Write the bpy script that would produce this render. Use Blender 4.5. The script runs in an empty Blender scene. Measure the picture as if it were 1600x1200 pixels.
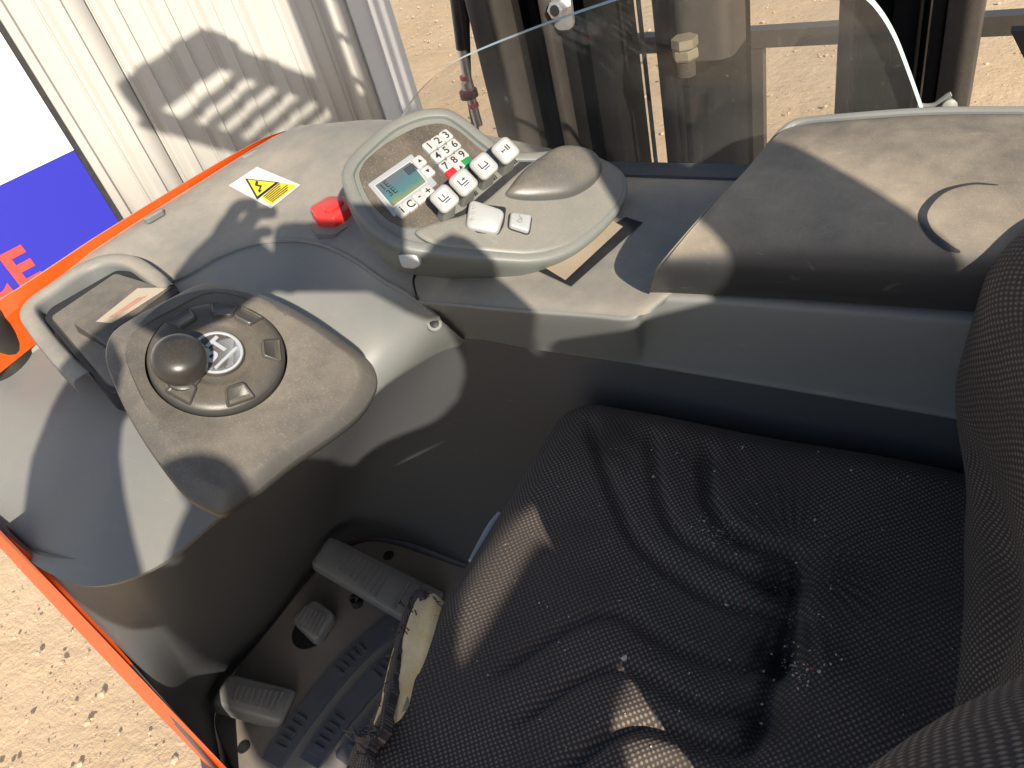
import bpy, bmesh, math, random
import numpy as np
from mathutils import Vector, Matrix

random.seed(7)
rng = np.random.default_rng(7)
scene = bpy.context.scene
COL = scene.collection

# ------------------------------------------------------------------ camera, sky, sun, exposure
CAM_H = 1.43
FOC = 1200.0                      # focal length in photo pixels (photo 1600 wide)


def _unit(v):
    v = np.array(v, float)
    return v / np.linalg.norm(v)


_down = _unit((415.0, 1390.0, FOC))          # nadir, in camera axes (x right, y down, z ahead)
_xa = -_unit((-1328 - 800, 200 - 600, FOC))  # truck cross axis
_xa = _unit(_xa - _down * (_xa @ _down))
_ya = np.cross(-_down, _xa)
ROT = np.array([_xa, _ya, -_down])           # camera axes -> truck axes
CAM = np.array([0.0, 0.0, CAM_H])

cd = bpy.data.cameras.new('camera')
cam = bpy.data.objects.new('camera', cd)
COL.objects.link(cam)
cx, cy, cz = ROT @ [1, 0, 0], ROT @ [0, -1, 0], ROT @ [0, 0, -1]
cam.matrix_world = Matrix(((cx[0], cy[0], cz[0], 0), (cx[1], cy[1], cz[1], 0), (cx[2], cy[2], cz[2], CAM_H), (0, 0, 0, 1)))
cd.sensor_width = 36
cd.lens = 36 * FOC / 1600
cd.clip_start = 0.02
cd.clip_end = 400
scene.camera = cam

SUN_EL = math.radians(28.5)
SUN_AZ = math.radians(-52)        # azimuth the light travels towards, from +Y
LIGHT = np.array([math.sin(SUN_AZ) * math.cos(SUN_EL), math.cos(SUN_AZ) * math.cos(SUN_EL), -math.sin(SUN_EL)])
world = bpy.data.worlds.new('World')
scene.world = world
world.use_nodes = True
wn = world.node_tree
wn.nodes.clear()
sky = wn.nodes.new('ShaderNodeTexSky')
sky.sky_type = 'NISHITA'
sky.sun_disc = False
sky.sun_elevation = SUN_EL
sky.sun_rotation = math.radians(128)
sky.dust_density = 1.2
bg = wn.nodes.new('ShaderNodeBackground')
bg.inputs['Strength'].default_value = 0.108
wo = wn.nodes.new('ShaderNodeOutputWorld')
wn.links.new(sky.outputs[0], bg.inputs[0])
wn.links.new(bg.outputs[0], wo.inputs[0])
sl = bpy.data.lights.new('sun', 'SUN')
sl.energy = 5.0
sl.angle = math.radians(0.53)
sl.color = (1.0, 0.9, 0.76)
sun = bpy.data.objects.new('sun', sl)
COL.objects.link(sun)
sun.rotation_euler = Vector(LIGHT).to_track_quat('-Z', 'Y').to_euler()
sun.location = (2, -2, 4)
scene.view_settings.view_transform = 'Standard'
scene.view_settings.look = 'None'
scene.view_settings.exposure = 0.66
scene.view_settings.gamma = 1
scene.view_settings.use_curve_mapping = False

# ------------------------------------------------------------------ measuring helpers


def ray(px, py):
    return ROT @ np.array([px - 800, py - 600, FOC])


def P(px, py, z):
    """point of the horizontal plane at height z that the photo shows at px, py"""
    v = ray(px, py)
    return CAM + v * ((z - CAM_H) / v[2])


def PY(px, py, y):
    v = ray(px, py)
    return CAM + v * (y / v[1])


class Frame:
    def __init__(self, o, n, right):
        self.o = np.array(o, float)
        self.n = _unit(n)
        r = np.array(right, float)
        self.ex = _unit(r - self.n * (r @ self.n))
        self.ey = np.cross(self.n, self.ex)

    def uv(self, px, py, h=0.0):
        v = ray(px, py)
        o = self.o + self.n * h
        p = CAM + v * (((o - CAM) @ self.n) / (v @ self.n))
        return np.array([(p - self.o) @ self.ex, (p - self.o) @ self.ey])

    def at(self, u, v, h=0.0):
        return self.o + self.ex * u + self.ey * v + self.n * h

    def moved(self, u, v, h=0.0):
        return Frame(self.at(u, v, h), self.n, self.ex)


def catmull(pts, n, closed=False):
    """n points along a smooth curve through pts, spaced evenly by knot"""
    p = np.array(pts, float)
    m = len(p)
    if closed:
        t = np.arange(n) * m / n
    else:
        t = np.linspace(0, m - 1, n)
    i = np.floor(t).astype(int)
    if not closed:
        i = np.clip(i, 0, m - 2)
    w = (t - i)[:, None]

    def g(k):
        k = i + k
        if closed:
            return p[k % m]
        lo = (k < 0)[:, None]
        hi = (k >= m)[:, None]
        q = p[np.clip(k, 0, m - 1)]
        q = np.where(lo, 2 * p[0] - p[1], q)
        return np.where(hi, 2 * p[-1] - p[-2], q)
    a, b, c, d = g(-1), g(0), g(1), g(2)
    return 0.5 * (2 * b + (c - a) * w + (2 * a - 5 * b + 4 * c - d) * w ** 2 + (3 * b - a - 3 * c + d) * w ** 3)


def even(pts, n, closed=False):
    """smooth curve resampled evenly by arc length"""
    p = catmull(pts, 40 * len(pts), closed)
    if closed:
        p = np.vstack([p, p[:1]])
    s = np.concatenate([[0], np.cumsum(np.linalg.norm(np.diff(p, axis=0), axis=1))])
    t = np.linspace(0, s[-1], n + 1)[:-1] if closed else np.linspace(0, s[-1], n)
    return np.stack([np.interp(t, s, p[:, k]) for k in range(p.shape[1])], 1)


# ------------------------------------------------------------------ materials
MATS = {}


class NT:
    def __init__(self, name):
        self.m = bpy.data.materials.new(name)
        self.m.use_nodes = True
        self.t = self.m.node_tree
        self.b = self.t.nodes['Principled BSDF']
        self.out = self.t.nodes['Material Output']
        MATS[name] = self.m

    def n(self, typ, **kw):
        d = self.t.nodes.new(typ)
        for k, v in kw.items():
            if k.startswith('i_'):
                d.inputs[k[2:].replace('_', ' ')].default_value = v
            else:
                setattr(d, k, v)
        return d

    def l(self, a, b):
        self.t.links.new(a, b)

    def math(self, op, a, b=None, c=None, clamp=False):
        d = self.n('ShaderNodeMath', operation=op, use_clamp=clamp)
        for k, v in enumerate((a, b, c)):
            if v is None:
                continue
            if isinstance(v, (int, float)):
                d.inputs[k].default_value = v
            else:
                self.l(v, d.inputs[k])
        return d.outputs[0]

    def noise(self, scale, detail=4, rough=0.55, co=None, dist=0.0, stretch=None):
        d = self.n('ShaderNodeTexNoise')
        d.inputs['Scale'].default_value = scale
        d.inputs['Detail'].default_value = detail
        d.inputs['Roughness'].default_value = rough
        d.inputs['Distortion'].default_value = dist
        co = co or self.coord()
        if stretch:
            mp = self.n('ShaderNodeMapping')
            mp.inputs['Scale'].default_value = stretch
            mp.inputs['Rotation'].default_value = (0.3, 0.2, 0.6)
            self.l(co, mp.inputs[0])
            co = mp.outputs[0]
        self.l(co, d.inputs['Vector'])
        return d.outputs['Fac']

    def coord(self, which='Object'):
        if not hasattr(self, 'tc'):
            self.tc = self.n('ShaderNodeTexCoord')
        return self.tc.outputs[which]

    def ramp(self, fac, lo, hi):
        d = self.n('ShaderNodeMapRange', clamp=True, interpolation_type='SMOOTHSTEP')
        self.l(fac, d.inputs['Value'])
        d.inputs['From Min'].default_value = lo
        d.inputs['From Max'].default_value = hi
        return d.outputs['Result']

    def mix(self, fac, a, b):
        d = self.n('ShaderNodeMix', data_type='RGBA')
        for v, k in ((fac, 0), (a, 6), (b, 7)):
            if isinstance(v, (int, float)):
                d.inputs[k].default_value = v
            elif isinstance(v, tuple):
                d.inputs[k].default_value = (*v, 1) if len(v) == 3 else v
            else:
                self.l(v, d.inputs[k])
        return d.outputs[2]

    def bump(self, h, strength=0.3, dist=0.001, chain=None):
        d = self.n('ShaderNodeBump')
        d.inputs['Strength'].default_value = strength
        d.inputs['Distance'].default_value = dist
        self.l(h, d.inputs['Height'])
        if chain is not None:
            self.l(chain, d.inputs['Normal'])
        return d.outputs[0]


DUST = (0.41, 0.335, 0.24)


def plastic(name, base, rough=0.5, dust=0.5, speck=0.5, grain=0.25, scratch=0.15, dust_scale=9.0, up=1.0, dustcol=DUST, metallic=0.0):
    """moulded plastic or paint under a film of settled dust (more on faces that look up)"""
    t = NT(name)
    geo = t.n('ShaderNodeNewGeometry')
    sep = t.n('ShaderNodeSeparateXYZ')
    t.l(geo.outputs['Normal'], sep.inputs[0])
    nz = t.math('MAXIMUM', sep.outputs[2], 0.0)
    nz = t.math('POWER', nz, 1.6)
    upf = t.math('ADD', t.math('MULTIPLY', nz, up), 1 - up)
    big = t.ramp(t.noise(dust_scale, 6, 0.62), 0.12, 0.88)
    mid = t.ramp(t.noise(dust_scale * 9, 5, 0.65), 0.15, 0.9)
    fine = t.ramp(t.noise(900, 2, 0.5), 0.55, 0.72)
    film = t.math('ADD', t.math('MULTIPLY', big, 0.74), t.math('MULTIPLY', mid, 0.26))
    film = t.math('MULTIPLY', t.math('MULTIPLY', film, upf), dust, clamp=True)
    film = t.math('ADD', film, t.math('MULTIPLY', t.math('MULTIPLY', fine, upf), speck * 0.35), clamp=True)
    scr = t.ramp(t.noise(30, 3, 0.6, stretch=(1, 14, 1), dist=0.6), 0.66, 0.72)
    film = t.math('ADD', film, t.math('MULTIPLY', scr, scratch), clamp=True)
    var = t.noise(4, 3)
    b2 = tuple(c * 0.86 for c in base)
    c0 = t.mix(var, b2, base)
    t.l(t.mix(film, c0, dustcol), t.b.inputs['Base Color'])
    rg = t.math('ADD', t.math('MULTIPLY', film, 0.45), rough, clamp=True)
    t.l(rg, t.b.inputs['Roughness'])
    t.b.inputs['Metallic'].default_value = metallic
    if grain:
        h = t.math('ADD', t.noise(1400, 2), t.math('MULTIPLY', t.noise(220, 2), 0.4))
        t.l(t.bump(h, grain, 0.0004), t.b.inputs['Normal'])
    return t.m


def plain(name, base, rough=0.5, metallic=0.0, wear=0.12):
    t = NT(name)
    n = t.ramp(t.noise(60, 4), 0.35, 0.75)
    t.l(t.mix(t.math('MULTIPLY', n, wear), base, tuple(c * 0.6 + 0.06 for c in base)), t.b.inputs['Base Color'])
    if wear > 0.02:
        t.l(t.math('ADD', t.math('MULTIPLY', n, 0.2), rough), t.b.inputs['Roughness'])
    else:
        t.b.inputs['Roughness'].default_value = rough
    t.b.inputs['Metallic'].default_value = metallic
    return t.m


M = {}
M['grey'] = plastic('grey_plastic', (0.195, 0.206, 0.203), 0.48, dust=0.25, speck=0.25)
M['dash'] = plastic('dusty_dash_plastic', (0.15, 0.16, 0.16), 0.5, dust=1.0, speck=0.5, dust_scale=6, dustcol=(0.43, 0.372, 0.290))
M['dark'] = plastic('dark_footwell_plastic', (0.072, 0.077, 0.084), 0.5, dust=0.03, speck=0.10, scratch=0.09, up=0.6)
M['armrest'] = plastic('armrest_plastic', (0.044, 0.046, 0.050), 0.5, dust=1.15, speck=0.5, dust_scale=4, dustcol=(0.46, 0.385, 0.285))
M['pad'] = plastic('dusty_black_pad_plastic', (0.055, 0.054, 0.052), 0.42, dust=0.72, speck=0.75, dust_scale=8, dustcol=(0.36, 0.312, 0.245))
M['disc'] = plastic('disc_plastic', (0.042, 0.041, 0.039), 0.36, dust=0.40, speck=0.5, dust_scale=16, dustcol=(0.34, 0.28, 0.20))
M['knob'] = plastic('knob_plastic', (0.030, 0.028, 0.026), 0.34, dust=0.10, speck=0.3, grain=0.1, scratch=0.05)
M['console'] = plastic('console_grey_plastic', (0.150, 0.165, 0.158), 0.45, dust=0.28, speck=0.6)
M['faceplate'] = plastic('faceplate_plastic', (0.040, 0.036, 0.033), 0.5, dust=0.40, speck=1.1, dust_scale=30)
M['palm'] = plastic('worn_palm_rest', (0.15, 0.158, 0.150), 0.42, dust=0.45, speck=0.9, dust_scale=14)
M['worn'] = plastic('worn_black_palm', (0.085, 0.085, 0.080), 0.33, dust=0.40, speck=0.9, dust_scale=26)
M['key'] = plain('key_white', (0.43, 0.43, 0.415), 0.45)
M['lever'] = plastic('lever_grey', (0.33, 0.335, 0.325), 0.45, dust=0.25, speck=0.5, dust_scale=30)
M['stem'] = plastic('lever_stem', (0.20, 0.205, 0.195), 0.45, dust=0.3, speck=0.5, dust_scale=30)
M['silver'] = plastic('silver_switch', (0.40, 0.41, 0.41), 0.35, dust=0.10, speck=0.4, dust_scale=40, metallic=0.15)
M['ink'] = plain('print_and_shade_black', (0.015, 0.015, 0.016), 0.5)
M['faint'] = plain('faint_print', (0.22, 0.22, 0.21), 0.5)
M['red'] = plastic('red_plastic', (0.62, 0.030, 0.030), 0.4, dust=0.12, speck=0.3)
M['keyred'] = plain('key_red', (0.60, 0.02, 0.03), 0.4)
M['keygreen'] = plain('key_green', (0.02, 0.22, 0.07), 0.4)
M['orange'] = plastic('orange_paint', (0.70, 0.085, 0.008), 0.38, dust=0.16, speck=0.3, grain=0.05, scratch=0.22)
M['black'] = plastic('black_mast_paint', (0.008, 0.0078, 0.0080), 0.65, dust=0.01, speck=0.03, up=0.1, grain=0.3, scratch=0.03)
M['black'].node_tree.nodes['Principled BSDF'].inputs['Specular IOR Level'].default_value = 0.15
M['mastbrown'] = plastic('dusty_mast_steel', (0.036, 0.033, 0.031), 0.45, dust=0.09, speck=0.3, up=0.1, grain=0.4, scratch=0.05)
M['steel'] = plain('bright_steel', (0.55, 0.54, 0.52), 0.3, 0.8)
M['brass'] = plain('dull_zinc_nut', (0.26, 0.23, 0.16), 0.5, 0.4)
M['rubber'] = plain('hose_rubber', (0.014, 0.014, 0.015), 0.35)
M['sticker'] = plain('sticker_white', (0.74, 0.72, 0.68), 0.55, wear=0.2)
M['yellow'] = plain('sticker_yellow', (0.72, 0.58, 0.03), 0.5)
M['pedal'] = plastic('pedal_rubber', (0.135, 0.148, 0.160), 0.5, dust=0.30, speck=0.15, up=0.5)
M['floor'] = plastic('floor_plate', (0.20, 0.188, 0.175), 0.55, dust=0.40, speck=0.25)
M['mat'] = plastic('floor_mat_rubber', (0.085, 0.098, 0.120), 0.5, dust=0.20, speck=0.15)
M['wallpaint'] = plastic('white_sheet_paint', (0.46, 0.457, 0.435), 0.4, dust=0.14, speck=0.1, up=0.0, dust_scale=3, grain=0.0, scratch=0.06, dustcol=(0.50, 0.44, 0.34))
M['trimpaint'] = plastic('grey_trim_paint', (0.50, 0.51, 0.52), 0.4, dust=0.15, speck=0.1, up=0.0, grain=0.0)
M['bannerwhite'] = plain('banner_white', (0.80, 0.80, 0.79), 0.45, wear=0.04)
M['bannerblue'] = plain('banner_blue', (0.026, 0.028, 0.36), 0.4, wear=0.0)
M['bannerred'] = plain('banner_red', (0.75, 0.06, 0.05), 0.4, wear=0.05)
M['bannerblack'] = plain('banner_edge_black', (0.02, 0.02, 0.02), 0.5)
M['chrome'] = plain('badge_chrome', (0.55, 0.57, 0.60), 0.3, 0.35)
M['whiteplastic'] = plain('seat_shell_plastic', (0.45, 0.47, 0.52), 0.4)
M['crumb'] = plain('crumb_pale', (0.60, 0.55, 0.45), 0.8)


def sand_mat():
    t = NT('sand')
    a = t.ramp(t.noise(1.2, 6, 0.6), 0.3, 0.7)
    b = t.ramp(t.noise(14, 6, 0.65), 0.3, 0.72)
    c = t.ramp(t.noise(120, 4, 0.6), 0.32, 0.72)
    patch = t.ramp(t.noise(0.45, 4, 0.6, dist=1.5), 0.42, 0.6)
    col = t.mix(a, (0.44, 0.315, 0.185), (0.51, 0.375, 0.232))
    col = t.mix(t.math('MULTIPLY', b, 0.5), col, (0.55, 0.415, 0.27))
    col = t.mix(t.math('MULTIPLY', c, 0.30), col, (0.36, 0.255, 0.155))
    col = t.mix(t.math('MULTIPLY', patch, 0.4), col, (0.55, 0.43, 0.29))
    t.l(col, t.b.inputs['Base Color'])
    t.b.inputs['Roughness'].default_value = 0.95
    h = t.math('ADD', t.math('MULTIPLY', t.noise(16, 6, 0.65), 1.0), t.math('MULTIPLY', t.noise(110, 4, 0.6), 0.25))
    t.l(t.bump(h, 0.55, 0.02), t.b.inputs['Normal'])
    return t.m


M['sand'] = sand_mat()
M['stone'] = plain('stone', (0.50, 0.385, 0.255), 0.95, wear=0.25)


def fabric_mat(name, pitch, dark, pale, amount):
    t = NT(name)
    sep = t.n('ShaderNodeSeparateXYZ')
    uvn = t.coord('UV')
    wob = t.n('ShaderNodeTexNoise')
    wob.inputs['Scale'].default_value = 26
    wob.inputs['Detail'].default_value = 2
    t.l(uvn, wob.inputs['Vector'])
    va = t.n('ShaderNodeVectorMath', operation='MULTIPLY_ADD')
    t.l(wob.outputs['Color'], va.inputs[0])
    va.inputs[1].default_value = (0.006, 0.006, 0)
    t.l(uvn, va.inputs[2])
    t.l(va.outputs[0], sep.inputs[0])
    k = 2 * math.pi / pitch
    su = t.math('SINE', t.math('MULTIPLY', sep.outputs[0], k))
    sv = t.math('SINE', t.math('MULTIPLY', sep.outputs[1], k))
    w = t.math('MULTIPLY', su, sv)
    dots = t.ramp(w, -0.05, 0.75)
    worn = t.ramp(t.noise(9, 5, 0.6), 0.38, 0.66)
    bristle = t.noise(260, 3, 0.7, stretch=(1, 8, 1))
    wear = t.n('ShaderNodeAttribute', attribute_name='wear').outputs['Fac']
    amt = t.math('MULTIPLY', t.math('ADD', t.math('MULTIPLY', worn, 0.55), 0.45), amount)
    amt = t.math('MULTIPLY', amt, t.math('SUBTRACT', 1.0, wear, clamp=True))
    dark_ = t.mix(wear, dark, (0.012, 0.011, 0.011))
    col = t.mix(t.math('MULTIPLY', dots, amt, clamp=True), dark_, pale)
    spk = t.ramp(t.noise(420, 2, 0.5), 0.72, 0.76)
    col = t.mix(t.math('MULTIPLY', spk, 0.22), col, (0.42, 0.36, 0.29))
    fz = t.ramp(bristle, 0.6, 0.8)
    col = t.mix(t.math('MULTIPLY', fz, 0.16), col, pale)
    t.l(col, t.b.inputs['Base Color'])
    t.b.inputs['Roughness'].default_value = 0.92
    t.b.inputs['Specular IOR Level'].default_value = 0.2
    t.b.inputs['Sheen Weight'].default_value = 0.06
    h = t.math('ADD', t.math('MULTIPLY', w, 1.0), t.math('MULTIPLY', bristle, 0.6))
    t.l(t.bump(h, 0.4, 0.0007), t.b.inputs['Normal'])
    return t.m


M['fabric'] = fabric_mat('seat_fabric', 0.0047, (0.058, 0.048, 0.043), (0.245, 0.200, 0.165), 0.85)
M['backfabric'] = fabric_mat('backrest_fabric', 0.0052, (0.055, 0.046, 0.041), (0.25, 0.205, 0.17), 0.9)


def foam_mat():
    t = NT('foam')
    a = t.noise(40, 5, 0.6)
    t.l(t.mix(t.ramp(a, 0.3, 0.7), (0.80, 0.57, 0.25), (0.88, 0.70, 0.42)), t.b.inputs['Base Color'])
    t.b.inputs['Roughness'].default_value = 0.95
    t.l(t.bump(t.noise(160, 4), 0.6, 0.002), t.b.inputs['Normal'])
    return t.m


M['foam'] = foam_mat()


def screen_mat():
    t = NT('acrylic')
    tr = t.n('ShaderNodeBsdfTransparent')
    tr.inputs[0].default_value = (0.95, 0.95, 0.945, 1)
    gl = t.n('ShaderNodeBsdfGlossy')
    gl.inputs['Roughness'].default_value = 0.03
    df = t.n('ShaderNodeBsdfDiffuse')
    df.inputs[0].default_value = (0.42, 0.41, 0.385, 1)
    geo = t.n('ShaderNodeNewGeometry')
    dt = t.n('ShaderNodeVectorMath', operation='DOT_PRODUCT')
    t.l(geo.outputs['Normal'], dt.inputs[0])
    t.l(geo.outputs['Incoming'], dt.inputs[1])
    fz = t.math('SUBTRACT', 1.0, t.math('ABSOLUTE', dt.outputs['Value']), clamp=True)
    fres = t.math('ADD', t.math('MULTIPLY', t.math('POWER', fz, 5.0), 0.96), 0.04)
    m1 = t.n('ShaderNodeMixShader')
    t.l(fres, m1.inputs[0])
    t.l(tr.outputs[0], m1.inputs[1])
    t.l(gl.outputs[0], m1.inputs[2])
    film = t.ramp(t.noise(5, 5, 0.65), 0.3, 0.75)
    spk = t.ramp(t.noise(330, 2, 0.5), 0.68, 0.74)
    scr = t.ramp(t.noise(22, 2, 0.6, stretch=(1, 22, 1)), 0.70, 0.74)
    f = t.math('ADD', t.math('MULTIPLY', film, 0.048), 0.012)
    f = t.math('ADD', f, t.math('MULTIPLY', spk, 0.10))
    f = t.math('ADD', f, t.math('MULTIPLY', scr, 0.09))
    m2 = t.n('ShaderNodeMixShader')
    t.l(f, m2.inputs[0])
    t.l(m1.outputs[0], m2.inputs[1])
    t.l(df.outputs[0], m2.inputs[2])
    t.l(m2.outputs[0], t.out.inputs[0])
    return t.m


M['acrylic'] = screen_mat()
_e = NT('acrylic_edge')
_e.b.inputs['Base Color'].default_value = (0.55, 0.68, 0.72, 1)
_e.b.inputs['Roughness'].default_value = 0.25
M['edge'] = _e.m


def lcd_mat():
    t = NT('display_glass')
    sep = t.n('ShaderNodeSeparateXYZ')
    t.l(t.coord('UV'), sep.inputs[0])
    n = t.math('MULTIPLY', t.noise(60, 3), 0.35)
    v = t.math('ADD', t.math('ADD', t.math('MULTIPLY', sep.outputs[1], 20), t.math('MULTIPLY', sep.outputs[0], -4)), n)
    r = t.n('ShaderNodeValToRGB')  # iridescent sheen of the display put into the colour ramp
    e = r.color_ramp.elements
    e[0].position, e[0].color = 0.0, (0.20, 0.19, 0.08, 1)
    e[1].position, e[1].color = 1.0, (0.085, 0.105, 0.115, 1)
    for p_, c_ in ((0.25, (0.15, 0.18, 0.09, 1)), (0.5, (0.06, 0.14, 0.145, 1)), (0.78, (0.06, 0.115, 0.14, 1))):
        x = e.new(p_)
        x.color = c_
    t.l(v, r.inputs[0])
    t.l(r.outputs[0], t.b.inputs['Base Color'])
    t.b.inputs['Roughness'].default_value = 0.18
    return t.m


M['lcd'] = lcd_mat()

# ------------------------------------------------------------------ object helpers


def empty(name, loc, label=None, cat=None, group=None):
    o = bpy.data.objects.new(name, None)
    COL.objects.link(o)
    o.location = loc
    o.empty_display_size = 0.1
    if label:
        o['label'] = label
    if cat:
        o['category'] = cat
    if group:
        o['group'] = group
    return o


def world_offset(o):
    return o.location.copy()          # every object's own location is already a world position


def link(name, me, mats, parent=None, smooth=35, kind=None, label=None):
    o = bpy.data.objects.new(name, me)
    COL.objects.link(o)
    for m in mats if isinstance(mats, (list, tuple)) else [mats]:
        me.materials.append(m)
    if smooth:
        for p in me.polygons:
            p.use_smooth = True
        me.set_sharp_from_angle(angle=math.radians(smooth))
    if parent is not None:
        o.parent = parent
        o.matrix_parent_inverse = Matrix.Translation(-world_offset(parent))
    if kind:
        o['kind'] = kind
    if label:
        o['label'] = label
    return o


def mesh(name, v, f, mats, parent=None, smooth=35, uv=None, mi=None, **kw):
    me = bpy.data.meshes.new(name)
    me.from_pydata([tuple(map(float, x)) for x in v], [], [tuple(map(int, x)) for x in f])
    if uv is not None:
        L = me.uv_layers.new(name='UVMap')
        idx = np.empty(len(me.loops), int)
        me.loops.foreach_get('vertex_index', idx)
        L.data.foreach_set('uv', np.asarray(uv, float)[idx].ravel())
    bm = bmesh.new()
    bm.from_mesh(me)
    if not kw.pop('keep', False):
        bmesh.ops.recalc_face_normals(bm, faces=bm.faces)
    bm.to_mesh(me)
    bm.free()
    me.update()
    o = link(name, me, mats, parent, smooth, **kw)
    if mi is not None:
        me.polygons.foreach_set('material_index', np.asarray(mi, np.int32))
    return o


def grid_faces(nr, nc, closed=False):
    f = []
    for i in range(nr - 1):
        for j in range(nc if closed else nc - 1):
            a, b = i * nc + j, i * nc + (j + 1) % nc
            f.append((a, b, b + nc, a + nc))
    return f


def loft_pts(curves, nu, nv, ev=True):
    rows = np.array([(even(c, nu) if ev else catmull(c, nu)) for c in curves])
    out = np.stack([catmull(rows[:, j], nv) for j in range(nu)], 1)   # nv x nu x 3
    return out


def grid_uv(g):
    du = np.linalg.norm(np.diff(g, axis=1), axis=2)
    dv = np.linalg.norm(np.diff(g, axis=0), axis=2)
    u = np.concatenate([np.zeros((g.shape[0], 1)), np.cumsum(du, 1)], 1)
    v = np.concatenate([np.zeros((1, g.shape[1])), np.cumsum(dv, 0)], 0)
    return np.stack([u, v], 2).reshape(-1, 2)


def loft(name, curves, nu, nv, mat, parent, thick=0.0, ev=True, **kw):
    g = loft_pts(curves, nu, nv, ev)
    v = g.reshape(-1, 3)
    f = grid_faces(nv, nu)
    o = mesh(name, v, f, mat, parent, uv=grid_uv(g), **kw)
    if thick:
        md = o.modifiers.new('thickness', 'SOLIDIFY')
        md.thickness = thick
        md.offset = 0
    return o


def inset(poly, d):
    """closed 2d outline (ccw) moved inwards by d"""
    p = np.asarray(poly)
    a = np.roll(p, 1, 0)
    b = np.roll(p, -1, 0)
    t = b - a
    t /= np.linalg.norm(t, axis=1)[:, None] + 1e-12
    n = np.stack([-t[:, 1], t[:, 0]], 1)
    return p + n * d


def ccw(p):
    p = np.asarray(p, float)
    a = 0.5 * np.sum(p[:, 0] * np.roll(p[:, 1], -1) - np.roll(p[:, 0], -1) * p[:, 1])
    return p if a > 0 else p[::-1]


def stack_geo(fr, outline, prof, cap=True, bottom=False):
    """rings of an outline: prof is a list of (inset, height) or (inset, height, scale)"""
    o = ccw(outline)
    c = o.mean(0)
    V, F = [], []
    n = len(o)
    for k, pr in enumerate(prof):
        q = inset(o, pr[0]) if pr[0] else o
        if len(pr) > 2:
            q = c + (q - c) * pr[2]
        V += [fr.at(x, y, pr[1]) for x, y in q]
    F += grid_faces(len(prof), n, True)
    if cap:
        F.append(tuple(range((len(prof) - 1) * n, len(prof) * n)))
    if bottom:
        F.append(tuple(range(n))[::-1])
    return V, F


def stack(name, fr, outline, prof, mat, parent, cap=True, bottom=False, **kw):
    v, f = stack_geo(fr, outline, prof, cap, bottom)
    return mesh(name, v, f, mat, parent, **kw)


def rrect(w, h, r, n=5, cx=0, cy=0, rot=0):
    pts = []
    r = min(r, w / 2 - 1e-5, h / 2 - 1e-5)
    for k, (sx, sy) in enumerate(((1, 1), (-1, 1), (-1, -1), (1, -1))):
        for i in range(n):
            a = (k + i / (n - 1)) * math.pi / 2
            pts.append((sx * (w / 2 - r) + r * math.cos(a), sy * (h / 2 - r) + r * math.sin(a)))
    p = np.array(pts)
    c, s = math.cos(rot), math.sin(rot)
    return p @ np.array([[c, s], [-s, c]]) + [cx, cy]


def quad_outline(pts4, r, n=4):
    """rounded quadrilateral"""
    p = ccw(pts4)
    out = []
    m = len(p)
    for i in range(m):
        a, b, c = p[i - 1], p[i], p[(i + 1) % m]
        u, w = a - b, c - b
        rr = min(r, 0.45 * np.linalg.norm(u), 0.45 * np.linalg.norm(w))
        s, e = b + u / np.linalg.norm(u) * rr, b + w / np.linalg.norm(w) * rr
        for k in range(n):
            t = k / (n - 1)
            out.append((1 - t) ** 2 * s + 2 * t * (1 - t) * b + t * t * e)
    return np.array(out)


def box_geo(fr, x0, x1, y0, y1, z0, z1):
    v = [fr.at(x, y, z) for z in (z0, z1) for x, y in ((x0, y0), (x1, y0), (x1, y1), (x0, y1))]
    f = [(3, 2, 1, 0), (4, 5, 6, 7), (0, 1, 5, 4), (1, 2, 6, 5), (2, 3, 7, 6), (3, 0, 4, 7)]
    return v, f


def join(*parts):
    """parts: (v, f, material index) -> v, f, mi"""
    V, F, I = [], [], []
    for v, f, m in parts:
        k = len(V)
        V += list(v)
        F += [tuple(i + k for i in q) for q in f]
        I += [m] * len(f)
    return V, F, I


FLAT = Frame((0, 0, 0), (0, 0, 1), (1, 0, 0))
_txt = {}


def text_geo(body, size, fr, h=0.0, rot=0.0, cx=0.0, cy=0.0, bold=0.0, squash=1.0):
    """lettering as flat faces on a frame, centred at cx, cy"""
    if (body, bold) not in _txt:
        c = bpy.data.curves.new('text', 'FONT')
        c.body = body
        c.size = 1
        c.offset = bold
        c.resolution_u = 3
        o = bpy.data.objects.new('text', c)
        COL.objects.link(o)
        bpy.context.view_layer.update()
        me = o.evaluated_get(bpy.context.evaluated_depsgraph_get()).to_mesh()
        v = np.array([(q.co.x, q.co.y) for q in me.vertices])
        f = [tuple(p.vertices) for p in me.polygons]
        o.evaluated_get(bpy.context.evaluated_depsgraph_get()).to_mesh_clear()
        bpy.data.objects.remove(o)
        bpy.data.curves.remove(c)
        v = v - (v.min(0) + v.max(0)) / 2
        _txt[(body, bold)] = (v, f)
    v, f = _txt[(body, bold)]
    c, s = math.cos(rot), math.sin(rot)
    w = (v * size * [squash, 1]) @ np.array([[c, s], [-s, c]]) + [cx, cy]
    return [fr.at(x, y, h) for x, y in w], f


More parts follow.
